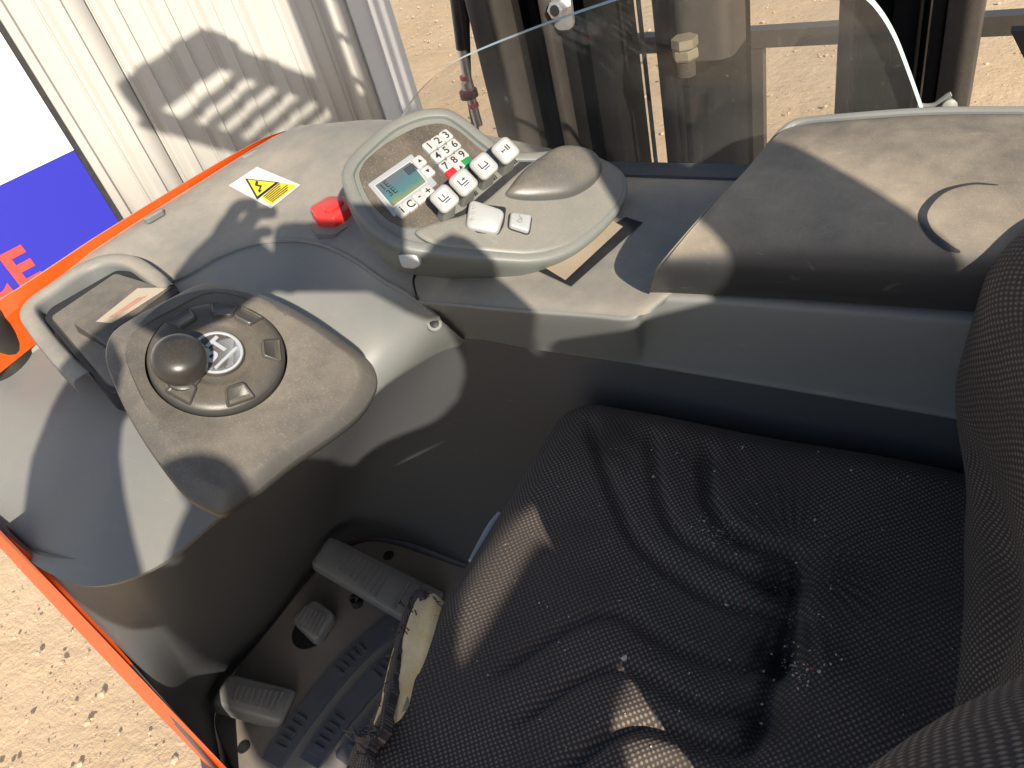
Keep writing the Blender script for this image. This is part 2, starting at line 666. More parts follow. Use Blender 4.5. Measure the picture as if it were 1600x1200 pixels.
def tube_geo(pts, r, n=10):
    p = np.array(pts, float)
    V = []
    up = np.array([0.31, 0.22, 0.93])
    for i in range(len(p)):
        t = _unit(p[min(i + 1, len(p) - 1)] - p[max(i - 1, 0)])
        a = _unit(np.cross(t, up)) if abs(t @ _unit(up)) < 0.98 else _unit(np.cross(t, [1, 0, 0]))
        b = np.cross(t, a)
        rr = r[i] if hasattr(r, '__len__') else r
        V += [p[i] + rr * (a * math.cos(q) + b * math.sin(q)) for q in np.arange(n) * 2 * math.pi / n]
    F = grid_faces(len(p), n, True) + [tuple(range(n))[::-1], tuple(range((len(p) - 1) * n, len(p) * n))]
    return V, F


def circle(r, n=48, cx=0, cy=0):
    a = np.arange(n) * 2 * math.pi / n
    return np.stack([cx + r * np.cos(a), cy + r * np.sin(a)], 1)


def lathe_geo(fr, prof, n=64, cap=True):
    V = []
    for r, h in prof:
        V += [fr.at(r * math.cos(a), r * math.sin(a), h) for a in np.arange(n) * 2 * math.pi / n]
    F = grid_faces(len(prof), n, True)
    if cap:
        F.append(tuple(range((len(prof) - 1) * n, len(prof) * n)))
    return V, F


def strip_geo(fr, pts, w, h0, h1):
    """flat bar along a 2d polyline on a frame"""
    p = np.array(pts, float)
    t = np.gradient(p, axis=0)
    t /= np.linalg.norm(t, axis=1)[:, None]
    n = np.stack([-t[:, 1], t[:, 0]], 1) * w / 2
    V = []
    for i in range(len(p)):
        V += [fr.at(*(p[i] - n[i]), h0), fr.at(*(p[i] - n[i]), h1), fr.at(*(p[i] + n[i]), h1), fr.at(*(p[i] + n[i]), h0)]
    F = grid_faces(len(p), 4, True) + [(3, 2, 1, 0), tuple(range(4 * len(p) - 4, 4 * len(p)))]
    return V, F


# ------------------------------------------------------------------ ground
def ground():
    # a fine patch near the truck set into a big sheet that reaches the horizon: one grid with growing cells
    a = np.concatenate([-np.geomspace(300, 8, 14), np.linspace(-7.5, 7.5, 151), np.geomspace(8, 300, 14)])
    X, Y = np.meshgrid(a - 2.0, a + 3.0)
    Z = np.zeros_like(X)
    for k, (fx, fy, am) in enumerate(((2.1, 1.3, 0.012), (5.3, 4.1, 0.007), (11.0, 9.0, 0.004), (19, 23, 0.003))):
        Z += am * np.sin(fx * X + 1.7 * k + 0.6 * np.sin(fy * Y)) * np.sin(fy * Y + 0.9 * k + 0.8 * np.sin(fx * 0.7 * X))
    Z *= np.exp(-(np.maximum(0, np.hypot(X + 2, Y - 3) - 7.5)) / 2)
    v = np.stack([X, Y, Z - 0.012], 2).reshape(-1, 3)
    return mesh('ground', v, grid_faces(len(a), len(a)), M['sand'], smooth=180, kind='structure', label='sandy tan dirt ground scattered with small stones')


ground()


def stones():
    V, F = [], []
    base = bmesh.new()
    bmesh.ops.create_icosphere(base, subdivisions=1, radius=1)
    bv = np.array([v.co[:] for v in base.verts])
    bf = [tuple(v.index for v in f.verts) for f in base.faces]
    base.free()
    spots = []
    for _ in range(3800):        # yard in front of and beside the truck
        spots.append((rng.uniform(-3.2, -0.93), rng.uniform(-1.0, 1.2), 0.0020 * (1 + rng.pareto(2.6))))
    for _ in range(7000):
        spots.append((rng.uniform(-4.2, 2.5), rng.uniform(1.6, 6.5), 0.0026 * (1 + rng.pareto(2.4))))
    for x, y, s in spots:
        s = min(s, 0.010)
        q = bv * (1 + rng.uniform(-0.25, 0.25, (len(bv), 1))) * [s, s * rng.uniform(0.6, 1), s * rng.uniform(0.4, 0.7)]
        a = rng.uniform(0, 6.28)
        c, si = math.cos(a), math.sin(a)
        q = q @ np.array([[c, si, 0], [-si, c, 0], [0, 0, 1]])
        k = len(V)
        V += list(q + [x, y, s * 0.1])
        F += [tuple(i + k for i in f) for f in bf]
    mesh('gravel', V, F, M['stone'], smooth=0, kind='stuff', label='small stones strewn over the sandy ground')


stones()

# ------------------------------------------------------------------ corrugated building and its sign
WD = np.array([0.283, 0.959, 0.0])            # along the wall
WN = np.array([0.959, -0.283, 0.0])           # out of the wall, towards the truck
WC = np.array([-2.27, 2.73, 0.0])             # corner of the wall, on the ground
shed = empty('metal_shed', (WC[0], WC[1], 0), 'white corrugated metal shed wall standing beyond the orange edge of the truck', 'shed')
WF = Frame(WC, WN, -WD)                       # ex runs away from the corner, ey is up?
if WF.ey[2] < 0:
    WF = Frame(WC, WN, WD)
SGN = 1.0 if WF.ex @ (-WD) > 0 else -1.0      # u along the wall, away from the corner = SGN * distance


def wall_sheet(s0, s1, pitch=0.155, height=2.6):
    prof = []
    s = s0
    while s < s1 - 1e-6:
        for ds, h in ((0, 0), (0.062, 0), (0.074, 0.024), (0.112, 0.024), (0.124, 0.0), (0.1385, 0.0), (0.1405, 0.009), (0.1455, 0.009), (0.1475, 0.0)):
            prof.append((s + ds, h))
        s += pitch
    prof.append((s1, 0))
    V = []
    zs = (0.05, 0.7, 1.4, height)
    for z in zs:
        V += [WF.at(SGN * a, z, h) for a, h in prof]
    o = mesh('wall_sheet', V, grid_faces(len(zs), len(prof)), M['wallpaint'], shed, smooth=20)
    md = o.modifiers.new('thickness', 'SOLIDIFY')
    md.thickness = 0.002
    md.offset = 1
    return o


for k in range(4):
    wall_sheet(0.19 + k * 0.93, 0.19 + (k + 1) * 0.93 - 0.004)
for (a, b, h) in ((0.0, 0.105, 0.03), (0.105, 0.188, 0.012)):
    mesh('corner_trim', *box_geo(WF, *sorted((SGN * a, SGN * b)), 0.0, 2.62, -0.02, h), M['trimpaint'], shed, smooth=0)
mesh('base_rail', *box_geo(WF, *sorted((0.0, SGN * 4.0)), 0.0, 0.05, -0.03, 0.028), M['trimpaint'], shed, smooth=0)
mesh('end_wall', *box_geo(WF, *sorted((SGN * 0.0, SGN * 4.0)), 0.0, 2.62, -2.4, -0.03), M['wallpaint'], shed, smooth=0)
for s, z in ((0.42, 1.05), (0.73, 0.92), (0.27, 0.62), (0.88, 1.2), (0.58, 0.55), (1.19, 0.98), (1.35, 0.75)):
    v, f = lathe_geo(WF.moved(SGN * s, z, 0.0), [(0.006, 0.0), (0.006, 0.004), (0.003, 0.006)], 8)
    mesh('rivet', v, f, M['trimpaint'], shed, smooth=30)


def on_wall(px, py, h=0.0):
    return WF.uv(px, py, h)


sign_edge = on_wall(92, 197, 0.035)[0]
zb = on_wall(60, 262, 0.035)[1]
sgn = empty('company_sign', WF.at(sign_edge, 0, 0.0), 'large white and blue sign with red letters on the shed wall', 'sign')
u0, u1 = sorted((sign_edge, sign_edge + SGN * 1.5))
mesh('upper_panel', *box_geo(WF, u0, u1, zb + 0.002, 2.3, 0.026, 0.035), M['bannerwhite'], sgn, smooth=0)
mesh('lower_panel', *box_geo(WF, u0, u1, 0.15, zb, 0.026, 0.035), M['bannerblue'], sgn, smooth=0)
mesh('edge_strip', *box_geo(WF, *sorted((sign_edge - SGN * 0.001, sign_edge - SGN * 0.018)), 0.15, 2.3, 0.012, 0.036), M['bannerblack'], sgn, smooth=0)


def sign_letter(ch, cx, cz, w, h):
    v, f = text_geo(ch, 1.0, WF, 0.0, 0, 0, 0, bold=0.035)
    q = np.array(v) - WF.o
    x, y = q @ WF.ex, q @ WF.ey
    x = (x - (x.min() + x.max()) / 2) / np.ptp(x) * w
    y = (y - (y.min() + y.max()) / 2) / np.ptp(y) * h
    mesh('letter', [WF.at(a + cx, b + cz, 0.0375) for a, b in zip(x, y)], f, M['bannerred'], sgn, smooth=0)


sign_letter('E', SGN * 1.747, 0.437, 0.080, 0.135)
sign_letter('C', SGN * 1.862, 0.437, 0.098, 0.135)

# ------------------------------------------------------------------ the truck
TRK = empty('reach_truck', (-0.45, 0.35, 0), 'orange and grey reach truck seen from its open operator compartment, controls around the seat', 'reach truck')


def pts(lst):
    return [P(*q) for q in lst]


# --- dashboard top
O_ = [(-60, 560, 1.03), (20, 494, 1.07), (130, 408, 1.085), (300, 297, 1.088), (445, 210, 1.095), (520, 196, 1.10), (620, 192, 1.10), (760, 215, 1.08), (900, 245, 1.062), (985, 263, 1.058), (1180, 272, 1.058), (1330, 280, 1.058)]
I_ = [(-60, 640, 1.02), (60, 545, 1.04), (150, 500, 1.05), (230, 455, 1.055), (290, 432, 1.06), (335, 405, 1.066), (390, 384, 1.070), (450, 377, 1.070), (500, 383, 1.066), (550, 405, 1.062), (600, 440, 1.058), (645, 466, 1.053), (720, 474, 1.055), (800, 481, 1.056), (920, 489, 1.057), (1000, 493, 1.058), (1045, 470, 1.050)]
oc, ic = even(pts(O_), 160), even(pts(I_), 160)
rows = []
for w_, dz in ((0, -0.03), (0.0, 0.0), (0.03, 0.004), (0.25, 0.010), (0.5, 0.007), (0.75, 0.002), (0.93, 0.002), (1.0, 0.0)):
    r_ = oc * (1 - w_) + ic * w_
    r_[:, 2] += dz
    rows.append(r_)
g_ = np.stack([catmull(np.array(rows)[:, j], 44) for j in range(160)], 1)
mesh('dash_panel', g_.reshape(-1, 3), grid_faces(44, 160), M['dash'], TRK, smooth=50, uv=grid_uv(g_), label='dusty grey dashboard top with an orange edge')

# --- knee panel: smooth slope between dashboard ridge and footwell edge
IK = I_[:12] + [(686, 498, 1.028), (722, 529, 0.972)]
KK = [(-60, 800, 0.985), (0, 836, 0.985), (70, 892, 0.985), (150, 916, 0.985), (250, 882, 0.982), (345, 806, 0.978), (430, 745, 0.972), (525, 677, 0.967), (600, 602, 0.965), (660, 560, 0.964), (700, 538, 0.963), (726, 530, 0.962)]
nk = 130
a_, b_ = even(pts(IK), nk), even(pts(KK), nk)
rows = []
bul = np.interp(np.arange(nk), [0, 45, 80, nk - 1], [0.016, 0.008, -0.004, 0.0])[:, None]
for w_ in np.linspace(0, 1, 22):
    q_ = w_ ** 0.92
    rows.append(a_ * (1 - q_) + b_ * q_ + np.array([0.35, -0.15, 0.8]) * bul * math.sin(math.pi * q_ ** 1.5) ** 0.9)
und = _unit([-0.55, 0.25, -0.8])
rows.append(b_ + und * 0.006)
rows.append(b_ + und * 0.02 + [-0.004, 0.0, 0])
g_ = np.array(rows)
mesh('knee_panel', g_.reshape(-1, 3), grid_faces(len(rows), nk), M['grey'], TRK, smooth=60, uv=grid_uv(g_), label='pale grey curved panel under the steering pad')
# raised lip where the knee panel meets the dashboard
lip = catmull(pts(IK[3:13]), 80)
mesh('panel_lip', *tube_geo(lip + [0, 0, 0.0005], 0.0022, 8), M['dash'], TRK)

# --- side panel on the console side of the seat
top = pts(I_[11:16] + [(1250, 476, 1.058), (1490, 488, 1.060), (1680, 500, 1.062)])
top = pts([(650, 467, 1.053), (720, 474, 1.055), (800, 481, 1.056), (920, 489, 1.057), (994, 493, 1.058), (1014, 465, 1.057), (1060, 460, 1.058), (1250, 471, 1.058), (1490, 488, 1.059), (1680, 500, 1.059)])
bot = pts([(722, 529, 0.962), (760, 531, 0.961), (830, 545, 0.961), (910, 557, 0.961), (985, 568, 0.961), (1012, 573, 0.961), (1060, 581, 0.961), (1250, 613, 0.961), (1490, 655, 0.961), (1680, 690, 0.961)])
t_, b_ = catmull(top, 120), catmull(bot, 120)
rows = [t_ + [0, 0.03, 0.001], t_ + [0, 0.006, 0.0]]
for w_, o_ in ((0.04, 0.004), (0.12, 0.007), (0.3, 0.006), (0.6, 0.002), (0.9, 0.0), (1.0, 0.0)):
    rows.append(t_ * (1 - w_) + b_ * w_ + np.array([0, -0.7, 0.4]) * o_)
rows.append(b_ + [0, 0.012, -0.002])
rows = np.array(rows)
g_ = np.stack([catmull(rows[:, j], 40) for j in range(120)], 1)
mesh('side_panel', g_.reshape(-1, 3), grid_faces(40, 120), M['grey'], TRK, smooth=60, uv=grid_uv(g_), label='grey panel beside the seat under the black cover')
seam = catmull(pts([(650, 428, 1.062), (646, 440, 1.0605), (648, 455, 1.0585), (652, 466, 1.055), (655, 472, 1.045)]), 14)
mesh('panel_seam', *tube_geo(seam + [0, 0, 0.0012], 0.0016, 6), M['ink'], TRK)

# --- footwell
K2 = [(24, 852, 0.981), (80, 896, 0.977), (180, 908, 0.975), (250, 882, 0.972), (345, 806, 0.968), (430, 745, 0.962), (525, 677, 0.957), (600, 602, 0.955), (660, 560, 0.954), (715, 533, 0.953), (770, 531, 0.953), (910, 557, 0.953), (1200, 603, 0.953), (1490, 655, 0.953), (1700, 690, 0.953)]
F2 = [(344, 1215, 0.40), (350, 1215, 0.40), (335, 1130, 0.40), (345, 1085, 0.40), (368, 1046, 0.40), (420, 978, 0.40), (487, 893, 0.40), (530, 850, 0.40), (570, 838, 0.40), (640, 848, 0.40), (720, 878, 0.40), (860, 920, 0.40), (1200, 1015, 0.40), (1500, 1115, 0.40), (1700, 1180, 0.40)]
k2, f2 = catmull(pts(K2), 150), catmull(pts(F2), 150)
k2 = k2 + np.array([-0.004, 0.004, 0.004])
rows = [k2 + [-0.006, 0.004, 0.012]]
for w_ in np.linspace(0, 1, 26):
    q_ = k2 * (1 - w_) + f2 * w_
    rows.append(q_ + np.array([-0.5, 0.3, 0]) * 0.035 * math.sin(math.pi * w_) * np.interp(np.arange(150), [0, 22, 66, 94, 149], [0, 1, 1, 0.3, 0])[:, None])
g_ = np.array(rows)
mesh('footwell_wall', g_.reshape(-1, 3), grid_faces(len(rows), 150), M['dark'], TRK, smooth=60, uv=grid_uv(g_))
sm = catmull([P(527, 684, 0.955), P(560, 752, 0.72), P(600, 836, 0.41)], 20)
# --- floor plate with screw holes
fl = [p_[:2] for p_ in f2[:120]] + [(0.25, 0.54), (0.25, 0.02), (-0.78, 0.02)]
fl = inset(ccw(fl), -0.03)
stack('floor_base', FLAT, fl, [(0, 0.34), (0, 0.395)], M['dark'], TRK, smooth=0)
rim = pts([(372, 1046, 0.402), (425, 980, 0.402), (490, 898, 0.402), (545, 856, 0.402), (600, 846, 0.402), (700, 878, 0.402), (790, 912, 0.402)])
plate_o = [p_[:2] for p_ in catmull(pts([(364, 1200, 0.40), (338, 1135, 0.40), (350, 1085, 0.40), (372, 1048, 0.40), (425, 982, 0.40), (492, 899, 0.40), (548, 858, 0.40), (600, 849, 0.40), (700, 880, 0.40), (800, 915, 0.40)]), 60)] + [(-0.45, 0.53), (-0.45, 0.06), (-0.72, 0.06)]
plate = stack('floor_plate', FLAT, plate_o, [(0, 0.3965), (0, 0.404), (0.003, 0.4065)], M['floor'], TRK, smooth=30, label='brown grey floor plate carrying the pedals')


def child(name, geo, mat, parent, **kw):
    return mesh(name, geo[0], geo[1], mat, parent, **kw)


for px, py in ((381, 1167), (607, 868)):
    c_ = P(px, py, 0.4068)
    child('screw_hole', lathe_geo(FLAT.moved(c_[0], c_[1], 0.4068), [(0.010, 0.0), (0.0096, 0.0006), (0.004, 0.0006)], 20), M['ink'], plate)
# curved floor mat bands with pressed ribs, sweeping round in front of the seat
mat_c = P(1090, 1270, 0.407)


mo = even([P(x, y, 0.4066)[:2] for x, y in [(405, 1215), (452, 1130), (515, 1050), (575, 995), (640, 950), (760, 975), (900, 1100), (900, 1230), (600, 1240)]], 70, True)
mat = stack('floor_mat', FLAT, mo, [(0, 0.405), (0, 0.4085), (0.002, 0.4098)], M['mat'], plate, smooth=30, label='blue black rubber floor mat') if False else None


def band(pl, width, name='mat_band'):
    c = even([P(x, y, 0.4066)[:2] for x, y in pl], 50)
    return child(name, strip_geo(FLAT, c, width, 0.4062, 0.4125), M['mat'], plate, smooth=30), c


bands = [[(425, 1195), (470, 1130), (530, 1055), (580, 1005), (640, 962)],
         [(485, 1195), (530, 1130), (590, 1060), (640, 1012), (700, 975)],
         [(540, 1195), (585, 1135), (640, 1075), (700, 1030), (760, 1000)],
         [(600, 1205), (650, 1140), (710, 1090), (780, 1050)]]
for bl in bands:
    bo, c = band(bl, 0.036)
    for t0 in (4, 26):
        for k in range(5):
            i = t0 + int(k * 2.1)
            d_ = c[i + 1] - c[i]
            d_ /= np.linalg.norm(d_)
            fr = Frame((c[i][0], c[i][1], 0.4125), (0, 0, 1), (d_[0], d_[1], 0))
            child('mat_rib', box_geo(fr, -0.0022, 0.0022, -0.0095, 0.0095, -0.0005, 0.003), M['mat'], plate, smooth=0)


# --- pedals
def pedal(name, frame, outline, th, ribs, label=None):
    o = stack(name, frame, outline, [(0.0, -th), (0.0, -0.006), (0.0015, -0.002), (0.005, 0.0)], M['pedal'], TRK, smooth=40, bottom=True, label=label)
    for r in ribs:
        child('tread_rib', strip_geo(frame, np.linspace(r[0], r[1], 2), r[2], -0.001, 0.0035), M['pedal'], o, smooth=0)
    return o


def uvs(fr, lst):
    return np.array([fr.uv(x, y) for x, y in lst])


def rib_row(fr, a0, a1, b0, b1, n, w):
    """n ribs whose ends run from a0 to a1 (one side) and b0 to b1 (other side), in photo pixels"""
    A0, A1, B0, B1 = uvs(fr, (a0, a1, b0, b1))
    return [(A0 + (A1 - A0) * t, B0 + (B1 - B0) * t, w) for t in np.linspace(0, 1, n)]


fa = Frame(P(580, 905, 0.475), (0.45, -0.05, 1), (1, 0, 0))
acc = quad_outline(uvs(fa, [(512, 836), (482, 872), (640, 972), (690, 925)]), 0.012)
acc = quad_outline(uvs(fa, [(515, 834), (483, 880), (650, 978), (700, 925)]), 0.012)
pedal('accelerator_pedal', fa, acc, 0.02,
      rib_row(fa, (538, 860), (608, 894), (522, 885), (585, 932), 9, 0.0035) + rib_row(fa, (640, 910), (664, 922), (616, 952), (640, 966), 3, 0.0035), 'long dark pedal nearest the console')
child('pedal_arm', tube_geo([P(560, 925, 0.44), P(555, 935, 0.42), P(560, 945, 0.404)], 0.010), M['ink'], TRK)
fb = Frame(P(398, 1092, 0.455), (0.55, 0.1, 1), (1, 0, 0))
brk = quad_outline(uvs(fb, [(358, 1050), (328, 1098), (440, 1130), (466, 1076)]), 0.010)
pedal('brake_pedal', fb, brk, 0.042, rib_row(fb, (372, 1072), (442, 1082), (364, 1094), (428, 1112), 9, 0.0032), 'square dark pedal at the open side')
fs = Frame(P(488, 966, 0.445), (0.35, -0.1, 1), (1, 0, 0))
fsw = quad_outline(uvs(fs, [(490, 932), (452, 965), (492, 1004), (526, 958)]), 0.012)
pedal('foot_switch', fs, fsw, 0.03, rib_row(fs, (478, 948), (508, 962), (463, 975), (494, 993), 6, 0.003), 'small ribbed foot button between the pedals')
c_ = P(487, 985, 0.4068)
child('switch_well', lathe_geo(FLAT.moved(c_[0], c_[1], 0.4068), [(0.034, 0), (0.033, 0.0015), (0.010, 0.0015)], 28), M['ink'], TRK)

# --- orange front skin: flange beside the dashboard, then down to the chassis; entry side edge
ou = [(-90, 520), (-30, 488), (10, 462), (35, 447), (100, 404), (167, 360), (300, 279), (400, 222), (446, 204)]
inn = [(-60, 548), (0, 503), (25, 484), (48, 466), (120, 414), (201, 360), (300, 297), (400, 236), (447, 209)]
A = catmull([P(x, y, 1.100) for x, y in ou], 60)
B = catmull([P(x, y, 1.086) for x, y in inn], 60)
rows = [B + [0.004, 0, -0.04], B, A, A + [-0.008, 0, -0.002], A + [-0.035, 0, -0.2], A + [-0.075, 0, -0.9]]
g_ = np.array(rows)
mesh('orange_flange', g_.reshape(-1, 3), grid_faces(len(rows), 60), M['orange'], TRK, smooth=25)
for px, py in ((240, 336), (391, 241), (461, 203)):
    fr = Frame(P(px, py, 1.0955), (0.1, 0, 1), P(px + 10, py - 6, 1.0955) - P(px, py, 1.0955))
    stack('trim_clip', fr, rrect(0.026, 0.009, 0.0045), [(0, -0.004), (0, 0.0015), (0.002, 0.0025)], M['dash'], TRK)
Yp = 0.105
e_in = [PY(x, y, Yp) for x, y in ((0, 828), (80, 912), (175, 1012), (265, 1107), (354, 1200), (470, 1322))]
ei = catmull(e_in, 40)
eo = catmull([PY(x, y, Yp - 0.002) for x, y in ((-14, 838), (62, 918), (153, 1019), (242, 1112), (331, 1204), (446, 1326))], 40)
side_dir = _unit([-0.9, 0.16, 0])
dep = (0.002 + 0.045 * np.sin(np.linspace(0, 1, 40) * math.pi) ** 0.7)[:, None]
inn_ = np.array([PY(x, y, Yp + 0.012) for x, y in ((4, 828), (92, 912), (186, 1008), (272, 1102), (358, 1200), (474, 1320))])
inn_ = catmull(inn_, 40) + np.array([-0.015, 0.0, 0.0])
tp_ = np.interp(np.arange(40), [0, 5, 14, 24, 39], [0.1, 0.9, 1.0, 0.2, 0.0])[:, None]
rows = [ei + np.array([-0.005, 0.006, -0.003]) * tp_ - [0, 0, 0.002], ei + [-0.002, 0.001, 0], ei, eo, eo + side_dir * 0.004, eo + side_dir * 0.19]
g_ = np.array(rows)
mesh('orange_side_plate', g_.reshape(-1, 3), grid_faces(len(rows), 40), [M['orange'], M['dark']], TRK, smooth=25, mi=[1 if k // 39 == 0 and k % 39 > 17 else 0 for k in range(39 * (len(rows) - 1))], keep=True, label='orange steel plate edge at the open side')
# lower inner return of the plate painted dark for the shade in the gap
# --- black post by the dashboard corner
pc = P(2, 548, 1.05)
fp = Frame(pc, (0.15, -0.1, 1), (1, 0, 0))
child('grab_post', lathe_geo(fp, [(0.030, -0.03), (0.029, 0.03), (0.027, 0.045), (0.022, 0.052), (0.012, 0.055)], 32), M['knob'], TRK)

# ------------------------------------------------------------------ steering pad
sn = _unit([math.tan(math.radians(32)), math.tan(math.radians(-4)), 1])
FP = Frame(P(340, 556, 1.12), sn, (0.0, 1.0, 0.0))
pad_px = [(172, 512), (205, 488), (262, 458), (305, 437), (335, 433), (372, 440), (430, 460), (490, 492), (540, 526), (578, 556), (591, 582), (588, 606), (565, 640), (520, 676), (460, 716), (405, 760), (362, 790), (345, 797), (325, 790), (285, 764), (240, 708), (200, 645), (172, 585), (161, 545)]
pad_o = even(uvs(FP, pad_px), 140, True)
pad_in = ccw(pad_o)
tw = empty('steering_pad', FP.o)
tw.parent = TRK
tw.matrix_parent_inverse = Matrix.Translation(-Vector(TRK.location))
tw['label'] = 'dusty black shield shaped steering pad with a round disc and knob'
cc = FP.uv(340, 556)
RR = 0.0515
n_ = len(pad_in)
ctr = pad_in.mean(0)
V = []
for sc, hh in ((0.965, -0.021), (0.992, -0.018), (1.0, -0.012), (0.997, -0.0075), (0.985, -0.0062), (0.885, -0.0012), (0.86, 0.0), (0.84, 0.0004)):
    V += [FP.at(*(ctr + (q - ctr) * sc), hh) for q in pad_in]
top_ = ctr + (pad_in - ctr) * 0.84
ang = [math.atan2(*(q - cc)[::-1]) for q in top_]
for t_, rr, hh in ((0.5, RR + 0.012, 0.0002), (1, RR + 0.012, 0.0), (1, RR + 0.006, -0.0015), (1, RR, -0.003), (1, RR, -0.012)):
    V += [FP.at(*(q * (1 - t_) + t_ * (cc + rr * np.array([math.cos(a), math.sin(a)]))), hh) for q, a in zip(top_, ang)]
F = grid_faces(13, n_, True)
mesh('pad_shell', V, F, M['pad'], tw, smooth=50)
und_ = ctr + (pad_in - ctr) * 0.95
stack('pad_underside', FP, und_, [(0, -0.0205, 1), (0, -0.024, 0.9), (0, -0.05, 0.55)], M['knob'], tw, smooth=60)
DF = FP.moved(cc[0], cc[1])
disc = child('steering_disc', lathe_geo(DF, [(0.0500, -0.010), (0.0497, 0.000), (0.0480, 0.0024), (0.044, 0.0042), (0.038, 0.0052), (0.031, 0.0054), (0.0285, 0.0050), (0.0265, 0.0038), (0.0235, 0.0030), (0.0205, 0.0030), (0.0195, 0.0050), (0.0190, 0.0052)], 96), M['disc'], tw, smooth=40)
FPX = lambda a: None
for px, py in ((352, 482), (283, 500), (388, 498), (417, 552), (367, 610), (284, 619)):
    q = FP.uv(px, py) - cc
    a = math.atan2(q[1], q[0])
    fr = Frame(DF.at(0.0405 * math.cos(a), 0.0405 * math.sin(a), 0.0040), DF.n + (DF.ex * math.cos(a) + DF.ey * math.sin(a)) * 0.35, DF.ex * math.cos(a) + DF.ey * math.sin(a))
    tp = np.array([(-0.0085, -0.0075), (0.0065, -0.0115), (0.0065, 0.0115), (-0.0085, 0.0075)])
    stack('finger_grip', fr, quad_outline(tp, 0.003), [(0, -0.004), (0, 0.0012), (0.0012, 0.0022), (0.0026, 0.0010)], M['disc'], tw, smooth=50)
badge = child('badge', lathe_geo(DF.moved(0, 0, 0.0046), [(0.0190, 0), (0.0186, 0.0012), (0.0172, 0.0014), (0.0166, 0.0006)], 64), M['chrome'], tw)
child('badge_face', lathe_geo(DF.moved(0, 0, 0.0048), [(0.0166, 0), (0.0001, 0.0002)], 48), M['disc'], tw)
v1, f1 = text_geo('BT', 0.0185, DF, 0.0066, math.radians(0), 0, 0.003, bold=0.035)
bl_, fl_ = strip_geo(DF, [(-0.012, -0.0085), (0.012, -0.0085)], 0.002, 0.0045, 0.0066)
v_, f_, m_ = join((v1, f1, 0), (bl_, fl_, 0))
mesh('badge_letters', v_, f_, M['chrome'], tw, smooth=0)
kq = FP.uv(288, 594) - cc
KF = DF.moved(kq[0], kq[1])
child('knob_stem', lathe_geo(KF, [(0.0125, 0.004), (0.0122, 0.007), (0.0100, 0.0085), (0.0085, 0.012), (0.0085, 0.024)], 40), M['disc'], tw)
kp = [(0.0085, 0.013), (0.011, 0.0145), (0.0150, 0.0175), (0.0181, 0.0225), (0.0192, 0.0280), (0.0187, 0.0332), (0.0165, 0.0380), (0.0125, 0.0410), (0.0072, 0.0426), (0.002, 0.0430)]
child('steering_knob', lathe_geo(KF, catmull(kp, 36), 56), M['knob'], tw, smooth=180)

# --- bracket and neck that carry the pad
bz = 1.075
rimc = [(128, 592), (92, 556), (58, 514), (44, 490), (52, 472), (85, 448), (130, 418), (168, 405), (205, 409), (235, 428), (262, 452)]
BF = Frame(P(130, 480, 1.080), (0.14, -0.05, 1), (0, 1, 0))
rc = even(uvs(BF, rimc), 60)
w0 = 0.019
V, F = [], []
t_ = np.gradient(rc, axis=0)
t_ /= np.linalg.norm(t_, axis=1)[:, None]
nn = np.stack([-t_[:, 1], t_[:, 0]], 1)
prof = [(-1.0, -0.03), (-1.0, -0.004), (-0.86, 0.001), (-0.6, 0.003), (0.5, 0.003), (0.8, 0.001), (0.9, -0.003), (0.9, -0.014)]
for a, h in prof:
    V += [BF.at(*(p_ + n0 * a * w0 / 2 * 1.05), h) for p_, n0 in zip(rc, nn)]
F = grid_faces(len(prof), 60)
mesh('pad_bracket', V, F, M['dash'], TRK, smooth=40, label='grey raised frame around the neck of the steering pad')
fl = uvs(BF, [(66, 494), (75, 478), (180, 418), (215, 422), (262, 455), (200, 540), (185, 612), (160, 608)])
stack('bracket_recess', BF, quad_outline(fl, 0.006), [(0, -0.03), (0, -0.0035)], M['ink'], TRK)
nk_ = empty('steering_neck', BF.o)
nk_.parent = TRK
nk_.matrix_parent_inverse = Matrix.Translation(-Vector(TRK.location))
NF = Frame(P(160, 490, 1.080), (0.22, -0.05, 1), (0, 1, 0))
no = quad_outline(uvs(NF, [(76, 494), (180, 424), (250, 446), (215, 500), (190, 610), (165, 600)]), 0.006)
nuv = ccw(no)
stack('neck_block', NF, no, [(0, -0.04), (0, -0.004), (0.0015, -0.001), (0.004, 0.0)], M['pad'], nk_, smooth=40, label='dusty block between frame and pad')
NF2 = Frame(P(190, 478, 1.086), (0.42, -0.04, 1), (0, 1, 0))
rp = quad_outline(uvs(NF2, [(112, 502), (205, 447), (276, 446), (190, 512), (168, 540)]), 0.003)
stack('neck_ramp', NF2, rp, [(0, -0.025), (0, -0.002), (0.002, 0.0)], M['pad'], nk_, smooth=40)
stack('label_strip', NF2, uvs(NF2, [(150, 503), (215, 451), (262, 450), (176, 505)]), [(0, 0.0004), (0.0003, 0.0009)], plastic('faded_label', (0.40, 0.36, 0.30), 0.6, dust=0.9, speck=0.5, up=0.3), nk_, smooth=0)
stack('label_red_band', NF2, uvs(NF2, [(170, 497), (216, 466), (232, 463), (182, 497)]), [(0, 0.0009), (0.0002, 0.0013)], plastic('faded_label_red', (0.34, 0.09, 0.07), 0.6, dust=0.9, speck=0.5, up=0.3), nk_, smooth=0)
stack('neck_hinge', NF2, uvs(NF2, [(178, 518), (276, 452), (282, 460), (186, 528)]), [(0, -0.01), (0.001, 0.004)], M['knob'], nk_, smooth=0)
from mathutils.bvhtree import BVHTree


def bvh(*objs):
    V, F = [], []
    for o in objs:
        k = len(V)
        V += [v.co[:] for v in o.data.vertices]
        F += [tuple(i + k for i in p.vertices) for p in o.data.polygons]
    return BVHTree.FromPolygons(V, F)


